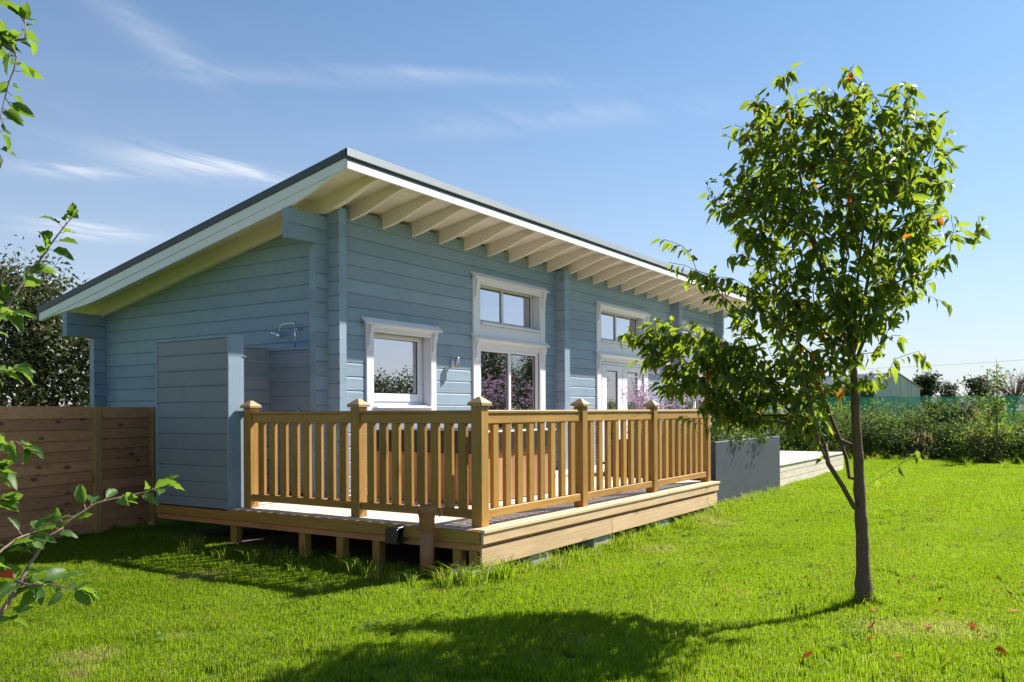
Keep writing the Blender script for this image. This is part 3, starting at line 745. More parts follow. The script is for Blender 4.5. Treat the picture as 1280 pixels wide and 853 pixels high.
tube_into(bm, [(5.70 + 0.0 + 0.03 * math.sin(t), 4.49 - 0.012, 0.56 + 0.03 * math.cos(t) - 0.0) for t in [i * 0.5 for i in range(11)]], 0.003, 6)
finish('wire_loop', bm, STEEL, pp, 0, True)
bx_ = thing('socket_box', (5.76, 5.03, 0.22), 'small black weatherproof box fixed to the deck side board', 'electrical box')
box('box_body', (5.72, 5.80, 4.965, 5.095, 0.235, 0.385), BLACK, bx_, 0.012)
prism('box_lid', [(5.72, 0.395), (5.80, 0.402), (5.80, 0.388), (5.702, 0.38), (5.698, 0.25), (5.719, 0.25), (5.719, 0.38)], 'y', 4.96, 5.10, BLACK, bx_, 0.003)

# ================================================================== PLANTER, TERRACE
pla = thing('raised_planter', (13.8, 5.2, 0.0), 'slate grey raised planter at the end of the deck', 'planter')
PX0, PX1, PY0, PY1, PZ = 12.134, 15.485, 4.36, 6.2, 0.955
box('planter_wall', (PX0, PX1, PY0, PY0 + 0.075, -0.05, PZ), SLATE, pla, 0.006)
box('planter_wall', (PX0, PX1, PY1 - 0.075, PY1, -0.05, PZ), SLATE, pla, 0.006)
box('planter_wall', (PX0 + 0.002, PX0 + 0.075, PY0 + 0.076, PY1 - 0.076, -0.05, PZ - 0.002), SLATE, pla, 0.006)
box('planter_wall', (PX1 - 0.075, PX1 - 0.002, PY0 + 0.076, PY1 - 0.076, -0.05, PZ - 0.002), SLATE, pla, 0.006)
box('soil_bed', (PX0 + 0.076, PX1 - 0.076, PY0 + 0.076, PY1 - 0.076, 0.3, 0.88), SOIL, pla)
tube('fixing', [(14.25, PY0 + 0.002, 0.72), (14.25, PY0 - 0.006, 0.72)], [0.014, 0.012], BLACK, pla, 10)
ter = thing('timber_terrace', (18.3, 5.8, 0.0), 'pale low timber terrace beyond the grey planter', 'terrace')
y = 4.44
while y < 7.3:
    box('deck_board', (15.5, 21.1, y + 0.14 if y == 4.44 else y, min(y + 0.139 + (0.14 if y == 4.44 else 0), 7.32), 0.392, 0.42 + rnd.uniform(-0.001, 0.001)), bleached('x'), ter, 0.003)
    y += 0.144 if y > 4.44 else 0.285
box('nosing_board', (15.49, 21.12, 4.425, 4.576, 0.392, 0.423), bleached('x'), ter, 0.004)
for (z0, z1, o_) in ((0.272, 0.389, 0.02), (0.14, 0.268, 0.024), (0.0, 0.136, 0.028)):
    box('riser_board', (15.5, 21.1, 4.425 + o_, 4.425 + o_ + 0.026, z0, z1), bleached('x'), ter, 0.004)
    box('riser_board', (21.082, 21.106, 4.48 + o_, 7.3, z0, z1), bleached('y'), ter, 0.004)
y = 6.24
while y < 7.3:
    box('deck_board', (DX1, 15.49, y, min(y + 0.139, 7.32), 0.392, 0.42), decking('x'), ter, 0.003); y += 0.144

# ================================================================== VERBENA & PLANTER GREENS
VSTEM = plain('verbena_stem', (0.10, 0.13, 0.05), 0.7)
def flowermat():
    m, nt, b = new_mat('verbena_flower')
    g = N(nt, 'ShaderNodeNewGeometry')
    c = ramp_n(nt, g.outputs['Random Per Island'], [(0.0, (0.36, 0.13, 0.36)), (0.45, (0.62, 0.40, 0.63)), (1.0, (0.82, 0.70, 0.83))])
    nt.links.new(c, b.inputs['Base Color']); b.inputs['Roughness'].default_value = 0.7
    t = N(nt, 'ShaderNodeBsdfTranslucent'); nt.links.new(c, t.inputs[0]); mx = N(nt, 'ShaderNodeMixShader'); mx.inputs[0].default_value = 0.4
    nt.links.new(b.outputs[0], mx.inputs[1]); nt.links.new(t.outputs[0], mx.inputs[2]); nt.links.new(mx.outputs[0], nt.nodes['Material Output'].inputs[0])
    return m
VFLOW = flowermat()
VLEAF = leafmat('planter_leaf', (0.035, 0.07, 0.018), (0.08, 0.13, 0.035), (0.16, 0.25, 0.04), 0, 0.5, 0.35)
PETAL = [leaf_geo(1, 0.9, 0.2, 0.0, 2)]
VL = ['short verbena with sparse purple heads at the near end of the planter', 'slender purple verbena leaning over the deck rail end', 'tall purple verbena in front of the french doors',
      'dense purple verbena against the right door casing', 'tallest verbena with pale lilac heads, middle of the planter', 'purple verbena half hidden by the hanging tree leaves',
      'verbena at the back of the planter by the blue wall', 'verbena at the far end of the planter behind the tree', 'low verbena at the front edge of the planter']
VP = [(12.3, 5.1, 0.75), (12.45, 5.75, 0.85), (13.0, 5.95, 1.25), (13.4, 5.2, 1.2), (13.9, 5.6, 1.4), (14.4, 5.0, 1.3), (14.3, 5.95, 1.3), (15.1, 5.4, 1.2), (13.6, 4.75, 0.75)]
for idx, ((px, py, hh), lab) in enumerate(zip(VP, VL)):
    r = random.Random(100 + idx)
    v = thing('verbena_plant', (px, py, 0.88), lab, 'flower plant', 'purple verbena in the grey planter')
    bm = bmesh.new(); flow = []; lv = []
    for s in range(13):
        a = r.uniform(0, 2 * math.pi); sp_ = r.uniform(0.05, 0.42); h = hh * r.uniform(0.6, 1.0)
        base = Vector((px + r.uniform(-0.08, 0.08), py + r.uniform(-0.08, 0.08), 0.87))
        tip = base + Vector((math.cos(a) * sp_, math.sin(a) * sp_, h)); mid = base.lerp(tip, 0.55) + Vector((math.cos(a) * -0.03, math.sin(a) * -0.03, 0))
        tube_into(bm, [base, mid, tip], [0.004, 0.003, 0.002], 4)
        ends = [tip]
        for q in range(4):
            t0 = mid.lerp(tip, r.uniform(0.0, 0.85)); e = t0 + Vector((r.uniform(-0.16, 0.16), r.uniform(-0.16, 0.16), r.uniform(0.08, 0.28)))
            tube_into(bm, [t0, t0.lerp(e, 0.5) + Vector((0, 0, -0.01)), e], [0.0025, 0.002, 0.0016], 3); ends.append(e)
            lp = base.lerp(mid, r.random()); dv = rand_dir(r, -0.3, 0.5); lv.append((2, lp, frame_from(dv, r.uniform(-1, 1)), r.uniform(0.08, 0.14)))
        for e in ends:
            for c_ in range(r.randint(1, 3)):
                cc = e + Vector((r.uniform(-0.03, 0.03), r.uniform(-0.03, 0.03), r.uniform(-0.02, 0.015)))
                for p_ in range(9):
                    d = rand_dir(r, 0.0, 1.0)
                    flow.append((0, cc + d * 0.014, frame_from(rand_dir(r, -0.2, 0.8), r.uniform(-1.5, 1.5)), r.uniform(0.015, 0.025)))
    finish('stems', bm, VSTEM, v)
    merged_leaves('flower_heads', PETAL, flow, VFLOW, v, 'stuff', False)
    merged_leaves('leaves', QUADLEAF, lv, VLEAF, v, 'stuff')
its = cloud_items([(12.7, 5.0, 0.98, 0.5, 0.55, 0.16), (13.8, 4.95, 0.98, 0.7, 0.5, 0.2), (14.9, 5.1, 0.98, 0.5, 0.6, 0.22), (13.5, 5.8, 1.0, 1.2, 0.4, 0.25), (13.1, 4.38, 0.97, 0.5, 0.10, 0.07), (14.3, 4.38, 0.98, 0.6, 0.10, 0.09)], 4200, 0.07, 31, 0.07, 14, (0, 1, 2))
merged_leaves('ground_cover', QUADLEAF, its, VLEAF, None, 'stuff')['label'] = 'low leafy ground cover filling the grey planter'

# ================================================================== FENCE (left)
fen = thing('timber_fence', (5.2, 9.45, 0.0), 'brown overlapping board fence at the left of the cabin', 'fence')
P0 = Vector((6.62, 9.93, 0)); P1 = Vector((5.655, 9.604, 0)); fd = (P1 - P0).normalized(); fnm = Vector((fd.y, -fd.x, 0))
if fnm.y > 0: fnm = -fnm
P2 = P1 + fd * 1.83; P3 = P2 + fd * 1.83; Pm = P0 - fd * 0.6
def obox(name, p, q, off0, off1, z0, z1, mat, parent, bevel=0.0, tilt=0.0):
    """box along p-q, off0..off1 measured toward the camera side, lower edge pushed out by tilt"""
    bm = bmesh.new(); vs = []
    for e in (p, q):
        for (o, z) in ((off0, z0), (off1 + tilt, z0), (off1, z1), (off0, z1)):
            vs.append(bm.verts.new((e.x + fnm.x * (o + (tilt if o == off0 and z == z0 else 0)), e.y + fnm.y * (o + (tilt if o == off0 and z == z0 else 0)), z)))
    for f in ((0, 1, 2, 3), (7, 6, 5, 4), (0, 4, 5, 1), (1, 5, 6, 2), (2, 6, 7, 3), (3, 7, 4, 0)): bm.faces.new([vs[i] for i in f])
    return finish(name, bm, mat, parent, bevel)
for P in (P0, P1, P2, P3):
    obox('post', P - fd * 0.055, P + fd * 0.055, -0.02, 0.075, -0.1, 1.505, wood('fence_post_timber', 'z', (0.42, 0.225, 0.075), (0.54, 0.31, 0.115), 0.6, 0.15), fen, 0.004)
for A, B in ((Pm, P0), (P0, P1), (P1, P2), (P2, P3)):
    for k in range(12):
        z0 = 0.03 + 0.1215 * k + rnd.uniform(-0.004, 0.004)
        a = A + fd * 0.058; b_ = B - fd * 0.058
        obox('board', a, b_, 0.0, 0.012, z0, z0 + 0.135, brownpine('x'), fen, 0.0, 0.016 + rnd.uniform(-0.003, 0.003))

# ================================================================== MAIN TREE
BASE = Vector((6.544, 1.244, 0.0)); SC = 172.0
def TP(u, v, d=0.0):   # local position: across, up, and depth from the trunk
    return BASE + right * ((u - 1080) / SC) + fwd * d + Vector((0, 0, (757 - v) / SC))
tree = thing('young_tree', BASE, 'young tree with drooping green and a few orange leaves on the lawn', 'tree')
tr = random.Random(11)
nodes = []   # (pos, parent, dist)
def add_node(p, par): nodes.append([Vector(p), par, 0.0 if par is None else nodes[par][2] + (Vector(p) - nodes[par][0]).length]); return len(nodes) - 1
def chain(start, pts):
    out = []; par = start
    for p in pts: par = add_node(p, par); out.append(par)
    return out
trunk = chain(None, [TP(1081, 765), TP(1080, 752), TP(1080, 720), TP(1078, 680), TP(1076, 640), TP(1075, 600), TP(1073, 560), TP(1071, 520), TP(1070, 485, 0.0), TP(1068, 455, 0.01), TP(1066, 425, 0.01), TP(1064, 390, 0.03), TP(1060, 350, 0.04), TP(1056, 300, 0.02), TP(1050, 250, 0.0), TP(1046, 200, 0.0), TP(1040, 150, -0.02)])
N_TR = len(trunk)
chain(trunk[4], [TP(1067, 634, -0.02), TP(1050, 607, -0.06), TP(1030, 579, -0.10), TP(1016, 553, -0.13), TP(1011, 530, -0.15), TP(1004, 505, -0.16), TP(992, 470, -0.2)])
lim = len(nodes) - 5
chain(lim, [TP(1013, 562, -0.18), TP(996, 546, -0.24), TP(978, 530, -0.3), TP(955, 500, -0.33), TP(930, 470, -0.36)])
chain(trunk[5], [TP(1066, 598, 0.05), TP(1064, 576, 0.07), TP(1057, 548, 0.10), TP(1050, 525, 0.14), TP(1043, 500, 0.17)])
chain(lim, [TP(1034, 556, 0.02), TP(1022, 528, 0.05), TP(1008, 500, 0.1)])
chain(trunk[6], [TP(1060, 552, 0.1), TP(1046, 538, 0.16), TP(1028, 528, 0.2), TP(1005, 517, 0.22), TP(985, 498, 0.24)])
chain(trunk[5], [TP(1083, 608, 0), TP(1110, 590, -0.02), TP(1136, 573, -0.03), TP(1145, 562, -0.04)])
TIPS_SPECIAL = [len(nodes) - 1]
for (pts) in ([(1062, 430), (1040, 370), (1015, 300), (1000, 220)], [(1070, 440), (1085, 370), (1100, 290), (1112, 200)], [(1066, 440), (1050, 350), (1030, 280), (1012, 190), (995, 115)], [(1068, 420), (1075, 330), (1085, 250), (1095, 160)],
              [(1072, 450), (1100, 380), (1135, 320), (1155, 260)], [(1060, 440), (1020, 400), (970, 350), (930, 300)], [(1060, 455), (1010, 430), (950, 400), (900, 390)]):
    dd = tr.uniform(-0.5, 0.5)
    k0 = min(trunk, key=lambda i: (nodes[i][0] - TP(*pts[0])).length)
    chain(k0, [TP(u, v, dd * (j + 0.5) / len(pts)) for j, (u, v) in enumerate(pts)])
# crown volume: ellipsoids (u, v, depth, ru, rv, rd, count)
blobs = [(1050, 270, 0.0, 125, 125, 0.72, 245), (1000, 180, 0.05, 70, 65, 0.45, 60), (1110, 180, 0.0, 72, 65, 0.45, 75), (960, 250, 0.1, 65, 80, 0.5, 100), (1140, 280, 0.0, 55, 95, 0.45, 80), (960, 150, 0.0, 40, 36, 0.3, 26), (1050, 140, 0.0, 55, 42, 0.35, 40), (1148, 190, 0.0, 42, 42, 0.3, 30),
         (995, 395, 0.15, 85, 78, 0.5, 120), (930, 450, 0.3, 85, 50, 0.42, 112), (1090, 390, 0.0, 62, 55, 0.5, 52), (985, 495, 0.15, 55, 42, 0.35, 48), (870, 425, 0.4, 58, 40, 0.25, 40), (1040, 460, 0.0, 50, 45, 0.4, 36), (905, 345, 0.2, 52, 26, 0.25, 14), (930, 510, 0.35, 50, 26, 0.25, 40), (895, 470, 0.38, 62, 45, 0.3, 46), (1000, 515, 0.1, 42, 30, 0.25, 22), (830, 425, 0.42, 34, 30, 0.2, 16)]
tg = []
for (u, v, d, ru, rv, rd, cnt) in blobs:
    for _ in range(cnt):
        q = rand_dir(tr) * (tr.random() ** 0.45)
        tg.append(TP(u + q.x * ru, v + q.z * rv, d + q.y * rd))
for (u, v, d) in ((985, 95, 0.0), (988, 92, 0.02), (943, 125, 0.0), (1055, 98, 0.0), (1138, 108, 0.0), (1165, 150, 0), (1188, 165, 0), (1192, 205, 0), (1225, 272, 0), (1228, 283, 0), (1215, 300, 0), (888, 225, 0), (840, 290, 0.25), (846, 320, 0.25), (862, 300, 0.2), (895, 240, 0.1), (792, 410, 0.45), (800, 400, 0.45), (835, 390, 0.4), (815, 420, 0.42), (1150, 440, 0.0), (1120, 450, 0), (1160, 455, 0), (1100, 480, 0.0), (1185, 380, 0), (912, 170, 0), (870, 520, 0.35), (900, 535, 0.3), (1010, 535, 0.0), (1075, 105, 0.0), (1020, 118, 0), (1085, 120, 0), (992, 85, 0.03), (960, 118, 0.1), (975, 105, -0.1), (1035, 100, 0.15), (1060, 92, -0.15), (1100, 108, 0.1), (1120, 112, -0.1), (1142, 100, 0.05), (1010, 105, 0.2), (925, 150, 0.1), (1176, 148, 0.1)):
    tg.append(TP(u, v, d))
tg.sort(key=lambda p: (p - TP(1070, 470)).length)
tips = []
for p in tg:
    best = None; bc = 1e9
    for i, nd in enumerate(nodes):
        if i < 6: continue
        dv = p - nd[0]; c_ = dv.length + 0.28 * nd[2] + (0.25 * max(0, nd[0].z - p.z + 0.05))
        if c_ < bc: bc, best = c_, i
    a = nodes[best][0]; L = (p - a).length
    if L < 0.05: continue
    k = max(2, int(L / 0.09)); par = best
    bow = Vector((tr.uniform(-1, 1), tr.uniform(-1, 1), tr.uniform(-0.2, 0.8))) * L * 0.10
    for j in range(1, k + 1):
        t = j / k; par = add_node(a.lerp(p, t) + bow * math.sin(math.pi * t), par)
    tips.append(par)
tips += TIPS_SPECIAL
kids = [[] for _ in nodes]
for i, nd in enumerate(nodes):
    if nd[1] is not None: kids[nd[1]].append(i)
rad = [0.0] * len(nodes)
for i in range(len(nodes) - 1, -1, -1):
    s = sum(rad[k] ** 2.25 for k in kids[i]); rad[i] = max(0.0026, s ** (1 / 2.25)) if kids[i] else 0.0026
    rad[i] += 0.00008
top = rad[0]
for i in trunk: 
    f_ = trunk.index(i)
    rad[i] = max(0.012, 0.057 - 0.0036 * f_) if f_ > 1 else (0.125 if f_ == 0 else 0.076)
for i in range(N_TR, len(nodes)): rad[i] = min(rad[i] * 0.75, 0.021)
bm = bmesh.new(); tpts = []
for j in range(len(trunk) - 1):
    for q in range(3): tpts.append((nodes[trunk[j]][0].lerp(nodes[trunk[j + 1]][0], q / 3) + Vector((tr.uniform(-1, 1), tr.uniform(-1, 1), 0)) * 0.004, (rad[trunk[j]] + (rad[trunk[j + 1]] - rad[trunk[j]]) * q / 3) * tr.uniform(0.93, 1.08)))
tube_into(bm, [p for p, _ in tpts], [r_ for _, r_ in tpts], 14)
finish('trunk', bm, BARK, tree, 0, True)
twigbm = bmesh.new(); ntw = 0; done = set(trunk)
for i in range(N_TR, len(nodes)):
    if i in done: continue
    if nodes[i][1] in done or nodes[i][1] is None:
        seq = [nodes[i][1], i]; done.add(i)
        while kids[seq[-1]]:
            nx_ = max(kids[seq[-1]], key=lambda k: rad[k])
            if nx_ in done: break
            seq.append(nx_); done.add(nx_)
        pts = [nodes[k][0] for k in seq]; rs = [rad[seq[1]]] + [rad[k] for k in seq[1:]]
        if rad[seq[1]] > 0.0075:
            bmb = bmesh.new(); tube_into(bmb, pts, rs, 8); finish('branch', bmb, BARK, tree, 0, True)
        else: tube_into(twigbm, pts, rs, 5)
finish('twigs', twigbm, TWIG, tree, 0, True)['kind'] = 'stuff'
TLEAF = leafmat('tree_leaf', (0.022, 0.055, 0.010), (0.075, 0.13, 0.02), (0.42, 0.55, 0.04), 0.012, 0.42, 0.47, (0.48, 0.15, 0.02))
TG = [leaf_geo(1, 0.42, 0.35, 0.22, 5), leaf_geo(1, 0.48, 0.25, 0.5, 5), leaf_geo(1, 0.34, 0.6, 0.1, 5), leaf_geo(1, 0.44, 0.18, 0.75, 5), leaf_geo(1, 0.38, 0.5, -0.25, 5)]
leaves = []
for t in tips:
    seq = [t]
    while nodes[seq[-1]][1] is not None and len(seq) < 4 and seq[-1] >= N_TR: seq.append(nodes[seq[-1]][1])
    for j, k in enumerate(seq[:-1]):
        a, b_ = nodes[k][0], nodes[seq[j + 1]][0]; tw = (a - b_)
        if tw.length < 1e-4: continue
        nl = 2 if j else 3
        for q in range(nl):
            p = b_.lerp(a, (q + 1) / nl)
            side = tw.normalized().cross(Vector((0, 0, 1)));
            if side.length < 0.2: side = rand_dir(tr, -0.1, 0.1)
            side = side.normalized() * tr.choice((-1, 1))
            dv = tw.normalized() * tr.uniform(0.1, 0.7) + side * tr.uniform(0.3, 1.1) + Vector((0, 0, -1)) * tr.uniform(0.15, 1.3) + rand_dir(tr) * 0.25
            leaves.append((tr.randrange(5), p + dv.normalized() * 0.012, frame_from(dv, tr.gauss(0, 0.7)), tr.choice((tr.uniform(0.045, 0.085), tr.uniform(0.075, 0.125), tr.uniform(0.08, 0.115)))))
tr.shuffle(leaves)
print('LEAVES', len(leaves))
leaves.sort(key=lambda l: -(l[3] / max(0.1, (l[1] - EYE).dot(fwd))))
tmesh = []
for g, f in TG:
    me = bpy.data.meshes.new('leaf'); me.from_pydata(g.tolist(), [], f); me.materials.append(TLEAF)
    me.polygons.foreach_set('use_smooth', [True] * len(me.polygons)); tmesh.append(me)
def leaf_obj(me, p, m, s, parent, name='leaf'):
    o = bpy.data.objects.new(name, me); COL.objects.link(o); o.parent = parent
    o.matrix_local = Matrix.Translation(Vector(p) - LOC[parent.name]) @ (m.to_4x4()) @ Matrix.Diagonal((s, s, s, 1))
    return o
for gi, p, m, s in leaves[:296]: leaf_obj(tmesh[gi], p, m, s, tree)
merged_leaves('foliage', TG, leaves[296:], TLEAF, tree, 'stuff')

# ================================================================== APPLE TREE (foreground, left; trunk outside the frame)
apl = thing('apple_tree', (0.35, 2.25, 0.0), 'apple tree branches reaching in from the left edge, close to the camera', 'tree')
ABARK = plain('apple_bark', (0.23, 0.14, 0.11), 0.7, 0, 0.3, 60, 0.4)
tube('trunk', [(0.35, 2.25, -0.05), (0.36, 2.24, 0.5), (0.42, 2.22, 1.0), (0.45, 2.2, 1.5), (0.5, 2.2, 2.0), (0.55, 2.2, 2.5)], [0.06, 0.05, 0.042, 0.035, 0.026, 0.015], ABARK, apl, 12)
BR = {
'S': [(0.40, 2.235, 0.80), (0.60, 1.95, 0.90), (0.774, 1.738, 0.995), (0.832, 1.74, 1.029), (0.849, 1.75, 1.045), (0.876, 1.764, 1.07), (0.888, 1.765, 1.091), (0.907, 1.772, 1.116), (0.92, 1.77, 1.134), (0.938, 1.762, 1.169), (0.965, 1.757, 1.182), (0.973, 1.762, 1.193), (1.003, 1.754, 1.209), (1.032, 1.746, 1.228), (1.065, 1.731, 1.236), (1.095, 1.722, 1.241), (1.127, 1.71, 1.246), (1.162, 1.693, 1.259)],
'E': [(0.875, 1.765, 1.085), (0.879, 1.723, 1.081), (0.893, 1.666, 1.086), (0.902, 1.634, 1.082), (0.908, 1.606, 1.08)],
'L': [(0.43, 2.22, 1.05), (0.62, 1.95, 1.08), (0.766, 1.75, 1.108), (0.838, 1.75, 1.151), (0.876, 1.765, 1.17), (0.919, 1.772, 1.18)],
'B': [(0.52, 2.2, 2.2), (0.75, 2.1, 2.25), (0.933, 2.043, 2.256), (0.962, 1.998, 2.257), (0.993, 1.951, 2.259), (0.994, 1.95, 2.28), (0.998, 1.961, 2.31)],
'B3': [(0.95, 2.016, 2.259), (0.966, 1.956, 2.236), (0.972, 1.946, 2.211), (0.969, 1.95, 2.186), (0.961, 1.962, 2.149), (0.943, 1.953, 2.083), (0.928, 1.958, 1.993)],
'C': [(0.46, 2.2, 1.5), (0.75, 2.08, 1.54), (0.941, 2.031, 1.596), (0.994, 2.041, 1.665), (1.032, 2.037, 1.734), (1.061, 2.029, 1.778), (1.075, 2.007, 1.816), (1.094, 1.979, 1.861), (1.105, 1.963, 1.883)],
'D1': [(0.46, 2.2, 1.45), (0.7, 2.05, 1.49), (0.872, 1.953, 1.502), (0.909, 1.896, 1.515), (0.928, 1.867, 1.513)],
'D2': [(0.45, 2.2, 1.3), (0.7, 2.0, 1.34), (0.848, 1.899, 1.351), (0.879, 1.851, 1.362), (0.902, 1.816, 1.364), (0.911, 1.802, 1.35)],
'D3': [(0.44, 2.2, 1.22), (0.7, 1.97, 1.27), (0.823, 1.845, 1.289), (0.858, 1.791, 1.305)],
'D4': [(0.47, 2.2, 1.6), (0.72, 2.08, 1.62), (0.897, 2.006, 1.626), (0.935, 1.948, 1.64), (0.948, 1.927, 1.636)],
'D5': [(0.43, 2.21, 1.12), (0.68, 1.98, 1.19), (0.823, 1.845, 1.225), (0.858, 1.791, 1.244)]}
first = {'S': 2, 'E': 0, 'L': 2, 'B': 2, 'B3': 0, 'C': 2, 'D1': 2, 'D2': 2, 'D3': 2, 'D4': 2, 'D5': 2}
dens = {'S': 2, 'E': 3, 'L': 2, 'B': 3, 'B3': 3, 'C': 2, 'D1': 4, 'D2': 4, 'D3': 5, 'D4': 4, 'D5': 5}
ALEAF = leafmat('apple_leaf', (0.035, 0.085, 0.02), (0.075, 0.15, 0.03), (0.28, 0.45, 0.04), 0.0, 0.46, 0.42)
AG = [leaf_geo(1, 0.55, 0.3, 0.25, 6), leaf_geo(1, 0.62, 0.2, 0.4, 6), leaf_geo(1, 0.5, 0.42, 0.1, 6)]
amesh = []
for g, f in AG:
    me = bpy.data.meshes.new('leaf'); me.from_pydata(g.tolist(), [], f); me.materials.append(ALEAF)
    me.polygons.foreach_set('use_smooth', [True] * len(me.polygons)); amesh.append(me)
ar = random.Random(5)
stalks = bmesh.new()
for key, pts in BR.items():
    n_ = len(pts); r0 = 0.009 if key in 'SLBC' else 0.005
    tube('branch', pts, [max(0.0016, r0 * (1 - 0.85 * i / (n_ - 1))) * (0.62 if i >= first[key] else 1) for i in range(n_)], ABARK, apl, 8)
    for i in range(first[key], n_ - 1):
        a, b_ = Vector(pts[i]), Vector(pts[i + 1]); L = (b_ - a).length
        cnt = max(1, round(L / 0.015)) if dens[key] == 2 else max(2, round(L / 0.0115))
        for q in range(cnt):
            p = a.lerp(b_, (q + ar.random()) / cnt); tw = (b_ - a).normalized()
            dv = tw * ar.uniform(0.2, 0.9) + rand_dir(ar, -0.5, 0.5) * 0.9 + Vector((0, 0, ar.uniform(-0.35, 0.25)))
            dv.normalize(); s = ar.uniform(0.032, 0.056); st_ = 0.014
            tube_into(stalks, [p, p + dv * st_], 0.0008, 4)
            leaf_obj(amesh[ar.randrange(3)], p + dv * st_, frame_from(dv, ar.gauss(0, 0.75)), s, apl)
    p = Vector(pts[-1]); tw = (p - Vector(pts[-2])).normalized()
    for q in range(4):
        dv = (tw + rand_dir(ar) * 0.7).normalized(); leaf_obj(amesh[ar.randrange(3)], p, frame_from(dv, ar.gauss(0, 0.6)), ar.uniform(0.03, 0.055), apl)
finish('leaf_stalks', stalks, ABARK, apl)['kind'] = 'stuff'
for i, (x, y, h, lab) in enumerate(((0.1, 5.6, 3.0, 'unseen bushy apple tree added past the left edge to darken the gable, nearer one'), (1.1, 8.4, 3.3, 'unseen bushy apple tree added past the left edge to darken the gable and fence, beside the fence end'), (-1.6, 7.6, 3.6, 'unseen bushy apple tree added past the left edge to darken the gable, farthest out'))):
    o = thing('apple_tree', (x, y, 0), lab, 'tree', 'unseen apple trees added to shade the left side')  # added out of view to cut sky light and lawn bounce on the gable
    tube('trunk', [(x, y, -0.05), (x + 0.03, y, 0.8), (x, y, h * 0.75)], [0.07, 0.05, 0.015], ABARK, o, 8)
    merged_leaves('foliage', QUADLEAF, cloud_items([(x, y, h * 0.6, 1.05, 1.05, h * 0.38), (x, y, h * 0.35, 0.9, 0.9, h * 0.25)], 5200, 0.085, 620 + i, 0.12, 16), ALEAF, o, 'stuff')
tag = thing('plant_tag', (0.862, 1.78, 1.085), 'red and white plastic tag hanging on the foreground apple branch', 'tag')
def strip(name, pts, w, mat):
    bm = bmesh.new(); rows = []
    for (p, nrm) in pts:
        p = Vector(p); rows.append([bm.verts.new(p + Vector((0, 0, w / 2))), bm.verts.new(p - Vector((0, 0, w / 2))), bm.verts.new(p - Vector((0, 0, w / 2)) + Vector(nrm)), bm.verts.new(p + Vector((0, 0, w / 2)) + Vector(nrm))])
    for A, B in zip(rows, rows[1:]):
        for i in range(4): bm.faces.new((A[i], A[(i + 1) % 4], B[(i + 1) % 4], B[i]))
    bm.faces.new(rows[0]); bm.faces.new(rows[-1][::-1])
    finish(name, bm, mat, tag)
nm = (0.0012, 0.0008, 0)
strip('red_strip', [((0.82, 1.845, 1.103), nm), ((0.85, 1.802, 1.102), nm), ((0.872, 1.770, 1.099), nm)], 0.016, plain('red_plastic', (0.55, 0.03, 0.03), 0.35))
strip('white_strip', [((0.82, 1.83, 1.060), nm), ((0.848, 1.787, 1.066), nm), ((0.870, 1.755, 1.073), nm)], 0.018, plain('white_plastic', (0.7, 0.71, 0.72), 0.35))

# ================================================================== BACKGROUND PLANTING
def lm(name, d, l, t, tw=0.35, rough=0.68): return leafmat(name, d, l, t, 0, rough, tw)
L_DARK = lm('bramble_leaf', (0.034, 0.066, 0.018), (0.10, 0.15, 0.04), (0.16, 0.25, 0.035))
L_MID = lm('shrub_leaf', (0.055, 0.10, 0.022), (0.14, 0.20, 0.055), (0.22, 0.33, 0.05))
L_LIGHT = lm('weed_leaf', (0.09, 0.16, 0.028), (0.17, 0.24, 0.06), (0.34, 0.46, 0.06))
L_OLIVE = lm('olive_leaf', (0.045, 0.055, 0.022), (0.20, 0.20, 0.115), (0.14, 0.16, 0.05), 0.25, 0.32)
L_TAN = lm('dry_grass', (0.22, 0.17, 0.08), (0.36, 0.29, 0.15), (0.4, 0.32, 0.15), 0.3, 0.7)
L_FAR = lm('far_leaf', (0.016, 0.03, 0.013), (0.04, 0.06, 0.025), (0.08, 0.12, 0.03), 0.3)
SH = [  # x, y, radius, height, leaf material, label, leaf size
    (26.3, 7.2, 1.3, 1.6, L_MID, 'leafy green bush beside the far end of the terrace', 0.10),
    (27.3, 5.6, 1.35, 1.45, L_DARK, 'dark bramble bush directly behind the tree trunk', 0.09),
    (27.2, 4.3, 1.2, 1.35, L_MID, 'mid green bush just right of the tree trunk below the barn', 0.09),
    (27.0, 3.1, 1.15, 1.30, L_DARK, 'low dark green bush in front of the green netting', 0.09),
    (26.6, 1.9, 1.2, 1.2, L_LIGHT, 'bright green weedy clump left of the thin sapling', 0.10),
    (26.8, 0.4, 1.2, 1.25, L_MID, 'green bush at the right edge of the photo', 0.09),
    (28.8, 2.9, 1.0, 1.75, L_DARK, 'tall dark leaved bush rising above its neighbours', 0.11),
    (28.9, 6.4, 1.4, 1.7, L_LIGHT, 'pale leafy bush at the back behind the tree trunk', 0.09),
    (29.2, 4.5, 1.3, 1.65, L_MID, 'bush below the barn in front of the green netting', 0.09),
    (29.0, 1.0, 1.3, 1.7, L_LIGHT, 'light green bush behind the thin sapling', 0.09),
    (26.8, 9.0, 1.5, 1.7, L_DARK, 'dark bush beyond the terrace, left of the tree trunk', 0.10),
    (25.8, 10.6, 1.5, 1.8, L_MID, 'green bush beyond the terrace nearest the cabin', 0.10),
    (24.8, 12.6, 1.8, 2.0, L_DARK, 'tall dark bush behind the cabin end', 0.10),
    (27.6, -1.4, 1.6, 1.5, L_MID, 'bush past the right edge', 0.10)]
